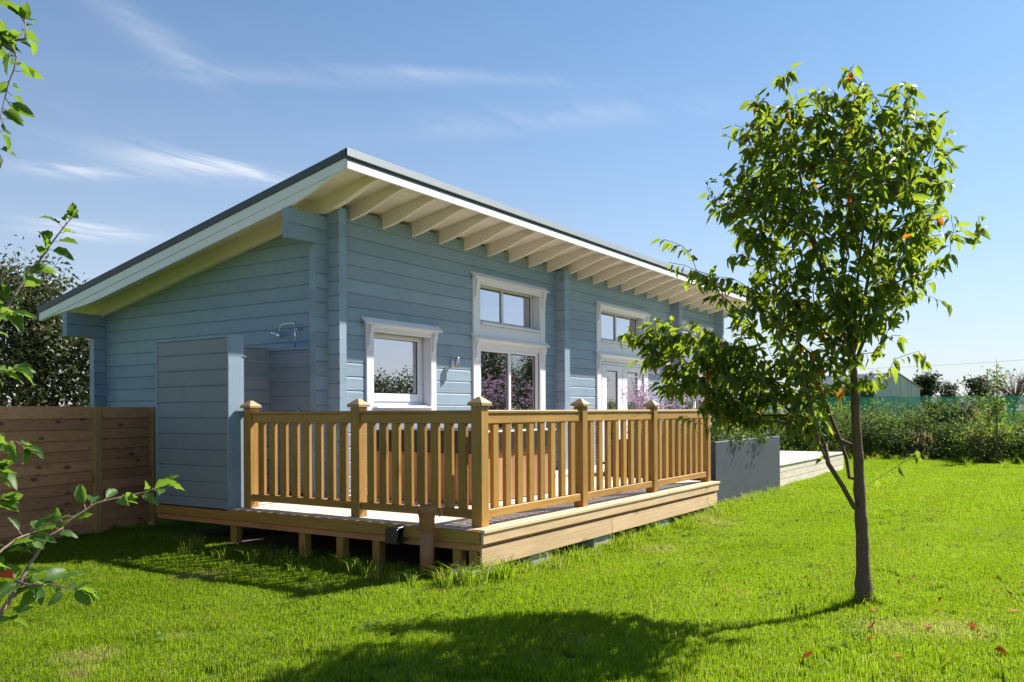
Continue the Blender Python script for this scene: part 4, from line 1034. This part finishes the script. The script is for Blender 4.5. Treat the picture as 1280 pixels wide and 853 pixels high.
for i, (x, y, rr, h, mt, lab, sz) in enumerate(SH):
    o = thing('shrub', (x, y, 0), lab, 'bush', 'bushes along the far edge of the lawn')
    r = random.Random(300 + i)
    bl = [(x + r.uniform(-.6, .6) * rr, y + r.uniform(-.7, .7) * rr, h * r.uniform(0.3, 0.85), rr * r.uniform(0.25, 0.55), rr * r.uniform(0.25, 0.55), h * r.uniform(0.18, 0.36)) for _ in range(7)] + [(x, y, h * 0.3, rr, rr, h * 0.38)]
    merged_leaves('foliage', QUADLEAF, cloud_items(bl, 5600, sz * 1.05, 400 + i, 0.15, 18, (0, 1, 2)), mt, o, 'stuff')
    bm = bmesh.new()
    for k in range(9):
        e = Vector((x + r.uniform(-.7, .7) * rr, y + r.uniform(-.7, .7) * rr, h * r.uniform(0.7, 1.08)))
        tube_into(bm, [(x + r.uniform(-.2, .2), y + r.uniform(-.2, .2), 0), Vector((x, y, 0)).lerp(e, 0.6), e], [0.018, 0.012, 0.004], 5)
    finish('stems', bm, TWIG, o)
for i, (x, y, h, lab) in enumerate(((26.1, 1.85, 0.95, 'straw coloured dry grass tuft at the foot of the thin sapling'), (28.4, 2.1, 1.75, 'tall dry seed head stand behind the sapling'), (26.4, 3.5, 0.8, 'small dry grass clump among the brambles'), (28.0, 5.2, 1.55, 'brown seeded stalks behind the tree trunk'))):
    r = random.Random(700 + i); o = thing('dry_grass_clump', (x, y, 0), lab, 'grass clump', 'dry grass clumps among the bushes')
    it = []
    for k in range(170):
        a = r.uniform(0, 6.28); q = r.random() ** 0.9 * 0.42; p = Vector((x + q * math.cos(a), y + q * math.sin(a), h * r.uniform(0.05, 0.75)))
        it.append((2, p, frame_from(Vector((math.cos(a) * 0.4, math.sin(a) * 0.4, 1.0)) + rand_dir(r) * 0.35, r.uniform(-3, 3)), r.uniform(0.14, 0.32)))
    merged_leaves('stalks', QUADLEAF, it, L_TAN, o, 'stuff')
sap = thing('sapling', (25.6, 1.55, 0), 'thin young sapling standing in front of the bushes at the far right', 'sapling')
tube('trunk', [(25.6, 1.55, -0.05), (25.61, 1.56, 1.0), (25.63, 1.55, 2.0), (25.62, 1.57, 2.75)], [0.028, 0.022, 0.014, 0.004], TWIG, sap, 6)
merged_leaves('foliage', QUADLEAF, cloud_items([(25.6, 1.55, 1.55, 0.42, 0.42, 0.35), (25.62, 1.55, 2.2, 0.22, 0.22, 0.5), (25.6, 1.7, 1.2, 0.3, 0.3, 0.25)], 520, 0.10, 55, 0.07, 7, (0, 1)), L_LIGHT, sap, 'stuff')

# green windbreak netting
net = thing('netting_fence', (40, 4.7, 0), 'green windbreak netting on timber posts behind the bushes', 'fence')
NET = None
m, nt, b = new_mat('green_netting')
b.inputs['Base Color'].default_value = (0.012, 0.105, 0.07, 1); b.inputs['Roughness'].default_value = 0.6
v, _ = coords(nt, (0.3, 0.3, 1.5)); nn = noise(nt, v, 1.5, 4)
trn = N(nt, 'ShaderNodeBsdfTransparent'); tl = N(nt, 'ShaderNodeBsdfTranslucent'); tl.inputs[0].default_value = (0.012, 0.14, 0.085, 1)
m1 = N(nt, 'ShaderNodeMixShader'); m1.inputs[0].default_value = 0.5; nt.links.new(b.outputs[0], m1.inputs[1]); nt.links.new(tl.outputs[0], m1.inputs[2])
m2 = N(nt, 'ShaderNodeMixShader'); nt.links.new(math_n(nt, 'ADD', math_n(nt, 'MULTIPLY', nn, 0.16), 0.22), m2.inputs[0]); nt.links.new(m1.outputs[0], m2.inputs[1]); nt.links.new(trn.outputs[0], m2.inputs[2])
nt.links.new(m2.outputs[0], nt.nodes['Material Output'].inputs[0]); NET = m
NA = Vector((37.93, 7.81, 0)); ND = Vector((4.1, -6.25, 0)); NU = ND.normalized()
t0, t1, n = -9.0, 12.0, 60
bm = bmesh.new(); rows = []
for i in range(n + 1):
    p = NA + NU * (t0 + (t1 + 10 - t0) * i / n); sg = 0.03 * math.sin(i * 1.9)
    nmv = Vector((NU.y, -NU.x, 0)) * (0.03 * math.sin(i * 1.3))
    rows.append([bm.verts.new(p + nmv + Vector((0, 0, z_))) for z_ in (0.15, 0.9, 1.5, 1.98 + sg)])
for A, B in zip(rows, rows[1:]):
    for k in range(3): bm.faces.new((A[k], B[k], B[k + 1], A[k + 1]))
no = finish('netting', bm, NET, net)
for t in [-8, -5.2, -2.4, 0.4, 3.25, 6.0, 8.8, 11.6]:
    p = NA + NU * t - Vector((0.1, 0.05, 0))
    box('post', (p.x - 0.06, p.x + 0.06, p.y - 0.06, p.y + 0.06, -0.1, 2.02), wood('grey_post', 'z', (0.2, 0.16, 0.12), (0.3, 0.25, 0.19), 0.3), net, 0.006)

# barn ----------------------------------------------------------------
def tin_mat():
    m, nt, b = new_mat('grey_tin_sheet'); v, _ = coords(nt, (1, 1, 0.12), False)
    nn = noise(nt, v, 1.3, 5, 0.6); c = ramp_n(nt, nn, [(0.3, (0.45, 0.45, 0.48)), (0.7, (0.58, 0.58, 0.61))]); nt.links.new(c, b.inputs['Base Color']); b.inputs['Roughness'].default_value = 0.7
    return m
TIN = tin_mat(); ROOFTIN = plain('pale_roof_sheet', (0.42, 0.40, 0.38), 0.7, 0, 0.15, 0.6)
barn = thing('barn', (163, 25, 0), 'grey sheet clad barn with pitched roof beyond the green netting', 'barn')
Lg = Vector((160.6, 28.65, 0)); Rg = Vector((165.0, 21.87, 0)); gu = (Rg - Lg).normalized(); gl = (Rg - Lg).length
bd = Vector((-gu.y, gu.x, 0)); bd = bd if bd.x > 0 else -bd      # away from the viewer
bd = (bd * 0.62 + Vector((0.0, 1.0, 0)) * 0.78).normalized()
EV, AP = 5.1, 7.8
ns = 26
for i in range(ns):     # profiled wall sheets on the gable
    a = i / ns; b_ = (i + 1) / ns - 0.004
    def zt(t): return EV + (AP - EV) * (1 - abs(2 * t - 1))
    bm = bmesh.new(); off = -bd * (0.06 if i % 2 else 0.0)
    mm = [a, b_] if not (a < 0.5 < b_) else [a, 0.5, b_]
    lowv = [bm.verts.new(Lg + gu * gl * t + off) for t in mm]; topv = [bm.verts.new(Lg + gu * gl * t + off + Vector((0, 0, zt(t)))) for t in mm]
    lb = [bm.verts.new(v.co + bd * 0.1) for v in lowv]; tb = [bm.verts.new(v.co + bd * 0.1) for v in topv]
    for k in range(len(mm) - 1):
        bm.faces.new((lowv[k], lowv[k + 1], topv[k + 1], topv[k])); bm.faces.new((lb[k], tb[k], tb[k + 1], lb[k + 1])); bm.faces.new((topv[k], topv[k + 1], tb[k + 1], tb[k]))
    bm.faces.new((lowv[0], topv[0], tb[0], lb[0])); bm.faces.new((lowv[-1], lb[-1], tb[-1], topv[-1]))
    finish('wall_sheet', bm, TIN, barn)
BL = 16.0
bm = bmesh.new()
A = [Lg + bd * 0.15, Lg + bd * BL, Rg + bd * BL, Rg + bd * 0.15]
lo_ = [bm.verts.new(p) for p in A]; hi_ = [bm.verts.new(p + Vector((0, 0, EV - 0.1))) for p in A]
for i in range(4): bm.faces.new((lo_[i], lo_[(i + 1) % 4], hi_[(i + 1) % 4], hi_[i]))
finish('side_wall', bm, plain('dark_barn_wall', (0.04, 0.038, 0.036), 0.9), barn)
mid_ = (Lg + Rg) / 2
for (e0, s) in ((Lg, -1), (Rg, 1)):
    bm = bmesh.new(); q = []
    for t in (-0.3, BL + 0.3):
        q.append((e0 + gu * s * 0.35 + bd * t + Vector((0, 0, EV - 0.12)), mid_ + bd * t + Vector((0, 0, AP + 0.08))))
    vs = [bm.verts.new(p) for p in (q[0][0], q[1][0], q[1][1], q[0][1])]; vt = [bm.verts.new(v.co + Vector((0, 0, 0.12))) for v in vs]
    bm.faces.new(vs[::-1]); bm.faces.new(vt)
    for i in range(4): bm.faces.new((vs[i], vs[(i + 1) % 4], vt[(i + 1) % 4], vt[i]))
    finish('roof', bm, ROOFTIN, barn)

P_ = [(182.0, 22.9), (184.2, 20.0), (125.2, 9.6), (116.0, 5.3), (137.9, 8.0)].__getitem__
# far trees -----------------------------------------------------------
def far_tree(x, y, h, rr, lab, mt, n=1600, sz=0.5, bare=False, seed=0, low=0.35):
    o = thing('tree', (x, y, 0), lab, 'tree', 'trees beyond the netting'); r = random.Random(900 + seed)
    tube('trunk', [(x, y, -0.2), (x, y, h * 0.45), (x + 0.1, y, h * 0.8)], [0.03 * h, 0.02 * h, 0.006 * h], TWIG, o, 6)
    bm = bmesh.new()
    for k in range(46 if bare else 12):
        s = Vector((x, y, h * r.uniform(0.2, 0.5))); a = r.uniform(0, 6.28); e = Vector((x + math.cos(a) * rr * r.uniform(0.4, 1.1), y + math.sin(a) * rr * r.uniform(0.4, 1.1), h * r.uniform(0.6, 1.0)))
        mdp = s.lerp(e, 0.5) + Vector((0, 0, 0.08 * h)); tube_into(bm, [s, mdp, e], [0.012 * h, 0.008 * h, 0.002 * h], 4)
        if bare:
            for q in range(5):
                e2 = mdp.lerp(e, r.random()) + Vector((r.uniform(-1, 1), r.uniform(-1, 1), r.uniform(0, 0.8))) * rr * 0.35
                tube_into(bm, [mdp.lerp(e, r.uniform(0, 0.6)), e2], [0.005 * h, 0.0015 * h], 3)
    finish('limbs', bm, TWIG, o)
    bl = [(x + r.uniform(-.55, .55) * rr, y + r.uniform(-.55, .55) * rr, h * r.uniform(low, 0.8), rr * r.uniform(.35, .6), rr * r.uniform(.35, .6), h * r.uniform(.12, .22)) for _ in range(8)]
    if n: merged_leaves('crown', QUADLEAF, cloud_items(bl, n, sz, 950 + seed, 0.05 * h, 14), mt, o, 'stuff')
far_tree(*P_(0), 8.8, 3.4, 'round dark tree standing just right of the barn gable', L_FAR, 2000, 0.6, seed=1)
far_tree(*P_(1), 7.4, 2.7, 'smaller dark tree next in line right of the barn', L_FAR, seed=2)
far_tree(*P_(2), 5.9, 1.9, 'isolated boxy dark tree with bare twigs on top', L_FAR, 1900, 0.42, seed=4)
far_tree(*P_(3), 6.2, 3.6, 'bare branched tree at the right edge of the photo', L_FAR, 200, 0.35, True, seed=5)
far_tree(110, 33, 5.0, 3.0, 'dark tree glimpsed left of the tree trunk above the netting', L_FAR, seed=6)
far_tree(*P_(4), 3.6, 2.6, 'low scrubby tree between the boxy tree and the bare tree', L_FAR, 900, 0.4, seed=8)
# big bush behind the fence on the left
hb = thing('evergreen_bush', (15.2, 31, 0), 'tall olive green bush rising behind the fence at the left', 'bush')
bl = [(14.2, 31.5, 3.6, 3.2, 2.6, 3.6), (16.6, 30, 3.2, 2.6, 2.2, 3.3), (12.2, 32, 4.0, 2.5, 2.2, 3.4), (18.6, 29.5, 2.6, 2.4, 2.0, 2.7), (15.6, 30.4, 5.4, 2.0, 1.6, 1.7), (13.2, 31.2, 6.2, 1.6, 1.5, 1.5), (21, 29, 2.0, 2.4, 2, 2.2)]
merged_leaves('foliage', QUADLEAF, cloud_items(bl, 38000, 0.19, 77, 0.30, 22, (0, 1)), L_OLIVE, hb, 'stuff')
bm = bmesh.new(); r = random.Random(3)
for k in range(30):
    e = Vector((r.uniform(11.5, 19), r.uniform(29.5, 32), r.uniform(3.0, 5.6))); tube_into(bm, [(15.2 + r.uniform(-2, 2), 31, 0), Vector((15.2, 31, 1.0)).lerp(e, 0.6), e], [0.08, 0.05, 0.012], 5)
finish('stems', bm, TWIG, hb)
# tree line across the lawn, seen in the window panes
tl_items = []
for k in range(16):
    x = 30 + k * 3.1; y = -13.5 - k * 0.9 + 2.5 * math.sin(k * 2.1); h = (3.2 if k < 4 else 6.3) + 0.8 * math.sin(k * 1.7) + 0.6 * math.sin(k * 4.1)
    tl_items += cloud_items([(x, y, h * 0.5, 2.3, 2.0, h * 0.5), (x + 0.8, y, h * 0.75, 1.2, 1.2, h * 0.28)], 3600, 0.15, 500 + k, 0.24, 20)
merged_leaves('tree_line', QUADLEAF, tl_items, L_FAR, None, 'stuff')['label'] = 'dark tree line along the side of the garden'
# overhead cable
cab = thing('overhead_cable', (150, 15, 0), 'thin overhead power line crossing the sky at the right', 'power line')
ca = Vector((120, 40, 7.2)); cbv = Vector((118, -14, 8.6)); pts = []
for i in range(25):
    t = i / 24; pts.append(ca.lerp(cbv, t) - Vector((0, 0, 1.0 * 4 * t * (1 - t) * 0.9)))
tube('wire', pts, 0.015, BLACK, cab, 5)
for p in (ca, cbv): tube('pole', [(p.x, p.y, -0.3), (p.x, p.y, p.z + 0.4)], [0.16, 0.12], TWIG, cab, 8)

# ================================================================== FALLEN LEAVES
FL = leafmat('fallen_leaf', (0.28, 0.07, 0.014), (0.46, 0.15, 0.025), (0.5, 0.17, 0.03), 0, 0.75, 0.25)
flm = []
for g, f in (leaf_geo(1, 0.5, 0.7, 0.3, 4), leaf_geo(1, 0.45, -0.5, -0.4, 4)):
    me = bpy.data.meshes.new('fallen_leaf'); me.from_pydata(g.tolist(), [], f); me.materials.append(FL); me.polygons.foreach_set('use_smooth', [True] * len(me.polygons)); flm.append(me)
fr = random.Random(9)
fpos = [(6.235, 1.147), (5.75, 1.076), (5.478, 0.986), (5.215, 0.838), (4.961, 1.211), (5.902, 0.807), (6.001, 0.721), (6.164, 0.555), (6.122, 0.484), (5.894, 0.45), (5.622, 0.363), (6.853, 0.969), (6.502, 0.775), (7.364, 0.467), (7.341, 0.349), (6.794, 0.276), (7.509, 1.076), (7.305, 1.636), (6.188, 1.613), (5.287, 0.566), (7.159, 1.793), (7.248, 1.133), (6.936, 0.773), (6.4, 2.2), (6.9, 2.5), (5.9, 2.1)]
flab = {0: 'rust brown leaf lying at the foot of the tree trunk', 1: 'orange leaf on the turf just in front of the tree trunk', 3: 'bright orange leaf nearest the bottom of the picture', 4: 'large curled orange leaf in the grass left of the trunk',
        6: 'big curled orange leaf in the worn brown patch right of the trunk', 7: 'dark curled leaf at the right end of the worn patch', 10: 'brown leaf alone in the grass below the worn patch', 15: 'reddish leaf at the right edge of the picture', 12: 'dark leaf scrap at the top of the worn patch'}
for i, (x, y) in enumerate(fpos):
    o = bpy.data.objects.new('fallen_leaf', flm[fr.randrange(2)]); COL.objects.link(o); s = fr.uniform(0.045, 0.075) * (1.15 if i in flab else 0.8)
    o.location = (x, y, ground_z(x, y) + 0.04); o.rotation_euler = (fr.uniform(-0.5, 0.5), fr.uniform(-0.6, 0.6), fr.uniform(0, 6.28)); o.scale = (s, s, s)
    props(o, flab.get(i, 'small brown scrap of leaf scattered in the grass round the tree'), 'leaf', 'fallen leaves on the lawn')

# ================================================================== GRASS
m_grass, nt, b = new_mat('grass_blade')
c, fn = lawn_color(nt)
g = N(nt, 'ShaderNodeNewGeometry')
c = mix_n(nt, math_n(nt, 'MULTIPLY', g.outputs['Random Per Island'], 0.55), c, (0.08, 0.14, 0.01))
nt.links.new(c, b.inputs['Base Color']); b.inputs['Roughness'].default_value = 0.55; b.inputs['Specular IOR Level'].default_value = 0.15
t = N(nt, 'ShaderNodeBsdfTranslucent'); ct = mix_n(nt, 0.55, c, (0.42, 0.60, 0.020))
straw = math_n(nt, 'GREATER_THAN', math_n(nt, 'FRACT', math_n(nt, 'MULTIPLY', g.outputs['Random Per Island'], 13.7)), math_n(nt, 'SUBTRACT', 1.19, math_n(nt, 'MULTIPLY', noise(nt, g.outputs['Position'], 1.1, 5, 0.65), 0.5)))
c = mix_n(nt, straw, c, (0.34, 0.31, 0.12)); ct = mix_n(nt, straw, ct, (0.42, 0.40, 0.12)); nt.links.new(c, b.inputs['Base Color'])
nt.links.new(ct, t.inputs[0]); mx = N(nt, 'ShaderNodeMixShader'); mx.inputs[0].default_value = 0.62
nt.links.new(b.outputs[0], mx.inputs[1]); nt.links.new(t.outputs[0], mx.inputs[2]); nt.links.new(mx.outputs[0], nt.nodes['Material Output'].inputs[0])
def grass_patch(size, n, h, w, seed, lean=0.5):
    r = random.Random(seed); V = []; Fc = []
    for _ in range(n):
        x, y = r.uniform(-size / 2, size / 2), r.uniform(-size / 2, size / 2); a = r.uniform(0, 6.283); hh = h * r.uniform(0.5, 1.25); ww = w * r.uniform(0.7, 1.3)
        la = r.uniform(0, 6.283); lx, ly = math.cos(la) * lean * hh * r.random(), math.sin(la) * lean * hh * r.random()
        dx, dy = math.cos(a) * ww / 2, math.sin(a) * ww / 2; k = len(V)
        V += [(x - dx, y - dy, -0.035), (x + dx, y + dy, -0.035), (x + lx * .35 + dx * .8, y + ly * .35 + dy * .8, hh * .55), (x + lx * .35 - dx * .8, y + ly * .35 - dy * .8, hh * .55), (x + lx, y + ly, hh * (1 - 0.25 * lean))]
        Fc += [(k, k + 1, k + 2, k + 3), (k + 3, k + 2, k + 4)]
    me = bpy.data.meshes.new('grass'); me.from_pydata(V, [], Fc); me.materials.append(m_grass)
    return me
def instancer(name, pts, src, label):
    """pts: (x, y, yaw, scale)"""
    me = bpy.data.meshes.new(name); me.from_pydata([(x, y, ground_z(x, y)) for x, y, _, _ in pts], [], [])
    at = me.attributes.new('spin', 'FLOAT_VECTOR', 'POINT'); at.data.foreach_set('vector', [v for _, _, a, _ in pts for v in (0, 0, a)])
    at = me.attributes.new('size', 'FLOAT', 'POINT'); at.data.foreach_set('value', [s for *_, s in pts])
    o = bpy.data.objects.new(name, me); COL.objects.link(o); me.materials.append(m_grass)
    props(o, label, kind='stuff')
    ng = bpy.data.node_groups.new(name, 'GeometryNodeTree')
    ng.interface.new_socket('Geometry', in_out='INPUT', socket_type='NodeSocketGeometry'); ng.interface.new_socket('Geometry', in_out='OUTPUT', socket_type='NodeSocketGeometry')
    gi = ng.nodes.new('NodeGroupInput'); go = ng.nodes.new('NodeGroupOutput'); ip = ng.nodes.new('GeometryNodeInstanceOnPoints'); oi = ng.nodes.new('GeometryNodeObjectInfo')
    oi.inputs[0].default_value = src; oi.inputs['As Instance'].default_value = True
    a1 = ng.nodes.new('GeometryNodeInputNamedAttribute'); a1.data_type = 'FLOAT_VECTOR'; a1.inputs[0].default_value = 'spin'
    a2 = ng.nodes.new('GeometryNodeInputNamedAttribute'); a2.data_type = 'FLOAT'; a2.inputs[0].default_value = 'size'
    e2r = ng.nodes.new('FunctionNodeEulerToRotation')
    L = ng.links.new
    L(gi.outputs[0], ip.inputs['Points']); L(oi.outputs['Geometry'], ip.inputs['Instance']); L(a1.outputs[0], e2r.inputs[0]); L(e2r.outputs[0], ip.inputs['Rotation']); L(a2.outputs[0], ip.inputs['Scale']); L(ip.outputs[0], go.inputs[0])
    md = o.modifiers.new('grass', 'NODES'); md.node_group = ng
    return o
def source(me, x, y, label):
    o = bpy.data.objects.new('grass', me); COL.objects.link(o); o.location = (x, y, ground_z(x, y)); return props(o, label, kind='stuff')
gr = random.Random(21)
def blocked(x, y, m=0.0):
    if DX0 + 0.25 + m < x < 12.1 and y > DY0 + 0.12: return True
    if 12.1 <= x < 15.5 and y > PY0 - 0.02: return True
    if 15.5 <= x < 21.15 and y > 4.45: return True
    if x > 6.9 and 7 < y < 12.1 and x < 21: return True
    return False
def noise_ok(x, y, k): return math.sin(x * 1.3 + k * 2) * math.sin(y * 1.7 + k) + gr.uniform(-0.5, 0.5) > 0.25
def in_view(x, y, margin):
    D = x * fwd.x + y * fwd.y; l = x * right.x + y * right.y
    return D > 2.6 and abs(l) < D * 0.62 + margin
near, far_, edge = [], [], []
st = 0.19; x = 0.0
while x < 14:
    y = -4.0
    while y < 12:
        px, py = x + gr.uniform(-.08, .08), y + gr.uniform(-.08, .08)
        if in_view(px, py, 0.4) and not blocked(px, py) and px * fwd.x + py * fwd.y < 11.5: near.append((px, py, gr.uniform(0, 6.28), gr.uniform(0.65, 1.25)))
        y += st
    x += st
st = 0.36; x = 6.0
while x < 33:
    y = -10.0
    while y < 12:
        px, py = x + gr.uniform(-.15, .15), y + gr.uniform(-.15, .15); D = px * fwd.x + py * fwd.y
        if 11 < D < 30 and in_view(px, py, 0.6) and not blocked(px, py): far_.append((px, py, gr.uniform(0, 6.28), gr.uniform(0.8, 1.2)))
        y += st
    x += st
def along(x0, y0, x1, y1, step, jit, smin, smax):
    L = math.hypot(x1 - x0, y1 - y0); n_ = int(L / step)
    for i in range(n_):
        t = (i + gr.random()) / n_; q = abs(gr.gauss(0, jit))
        nx_, ny_ = (y1 - y0) / L, -(x1 - x0) / L
        if gr.random() < 0.8: edge.append((x0 + (x1 - x0) * t + nx_ * q, y0 + (y1 - y0) * t + ny_ * q, gr.uniform(0, 6.28), gr.uniform(smin, smax)))
along(5.9, 4.06, 11.7, 4.06, 0.05, 0.13, 0.45, 1.15); along(11.7, 4.34, 15.6, 4.34, 0.05, 0.16, 0.4, 0.9); along(15.6, 4.42, 21.2, 4.42, 0.08, 0.15, 0.3, 0.7)
along(5.7, 8.6, 5.7, 4.3, 0.05, 0.2, 0.5, 1.2); along(5.3, 4.3, 6.0, 4.0, 0.03, 0.12, 0.7, 1.3); along(6.5, 9.75, 3.0, 8.7, 0.07, 0.12, 0.4, 0.9)
for i in range(30):
    a = gr.uniform(0, 6.28); q = abs(gr.gauss(0.1, 0.09)); edge.append((BASE.x + q * math.cos(a), BASE.y + q * math.sin(a), gr.uniform(0, 6.28), gr.uniform(0.3, 0.7)))
for i in range(60):
    edge.append((gr.uniform(23, 26), gr.uniform(-1, 8), gr.uniform(0, 6.28), gr.uniform(0.8, 1.6)))
for k in range(2):
    sp1 = source(grass_patch(0.27, 640, 0.031, 0.0036, 40 + k), near[k][0], near[k][1], 'short mown grass in the foreground')
    instancer('grass', near[2 + k::2], sp1, 'short mown grass covering the near lawn')
    sp2 = source(grass_patch(0.5, 620, 0.032, 0.007, 50 + k), far_[k][0], far_[k][1], 'mown grass farther back')
    instancer('grass', far_[2 + k::2], sp2, 'mown grass covering the far lawn')
sp3 = source(grass_patch(0.09, 26, 0.19, 0.0065, 60, 1.1), edge[0][0], edge[0][1], 'long uncut grass tuft at the deck edge')
instancer('long_grass', edge[1:], sp3, 'long uncut grass along the deck, fence and planter')

# clover and plantain rosettes scattered through the turf
def weed_patch(seed, n, spread, ls):
    r = random.Random(seed); it = []
    for _ in range(n):
        a = r.uniform(0, 6.283); q = spread * math.sqrt(r.random()); p = Vector((q * math.cos(a), q * math.sin(a), r.uniform(0.012, 0.036)))
        it.append((r.choice((0, 1)), p, frame_from(Vector((math.cos(a), math.sin(a), r.uniform(0.1, 0.9))) + rand_dir(r) * 0.5, r.uniform(-0.6, 0.6)), ls * r.uniform(0.6, 1.2)))
    V = []; Fc = []
    for gi, p, m, sc_ in it:
        g_, f_ = QUADLEAF[gi]; k = len(V); V += ((g_ * sc_) @ np.array(m).T + np.array(p)).tolist(); Fc += [tuple(i + k for i in q) for q in f_]
    me = bpy.data.meshes.new('lawn_weeds'); me.from_pydata(V, [], Fc); me.materials.append(L_WEED); return me
L_WEED = lm('clover_leaf', (0.07, 0.15, 0.012), (0.12, 0.22, 0.02), (0.30, 0.44, 0.03))
for k, (n_, sp_, ls_) in enumerate(((40, 0.10, 0.018), (12, 0.05, 0.034))):
    wp = []
    while len(wp) < 110:
        x, y = gr.uniform(2, 13), gr.uniform(-3, 8)
        if in_view(x, y, 0.2) and not blocked(x, y) and noise_ok(x, y, k): wp.append((x, y, gr.uniform(0, 6.28), gr.uniform(0.6, 1.4)))
    me = weed_patch(80 + k, n_, sp_, ls_)
    o = bpy.data.objects.new('lawn_weeds', me); COL.objects.link(o); o.location = (wp[0][0], wp[0][1], ground_z(wp[0][0], wp[0][1])); props(o, 'clover and plantain growing in the lawn', kind='stuff')
    instancer('lawn_weeds', wp[1:], o, 'clover and plantain scattered through the lawn')
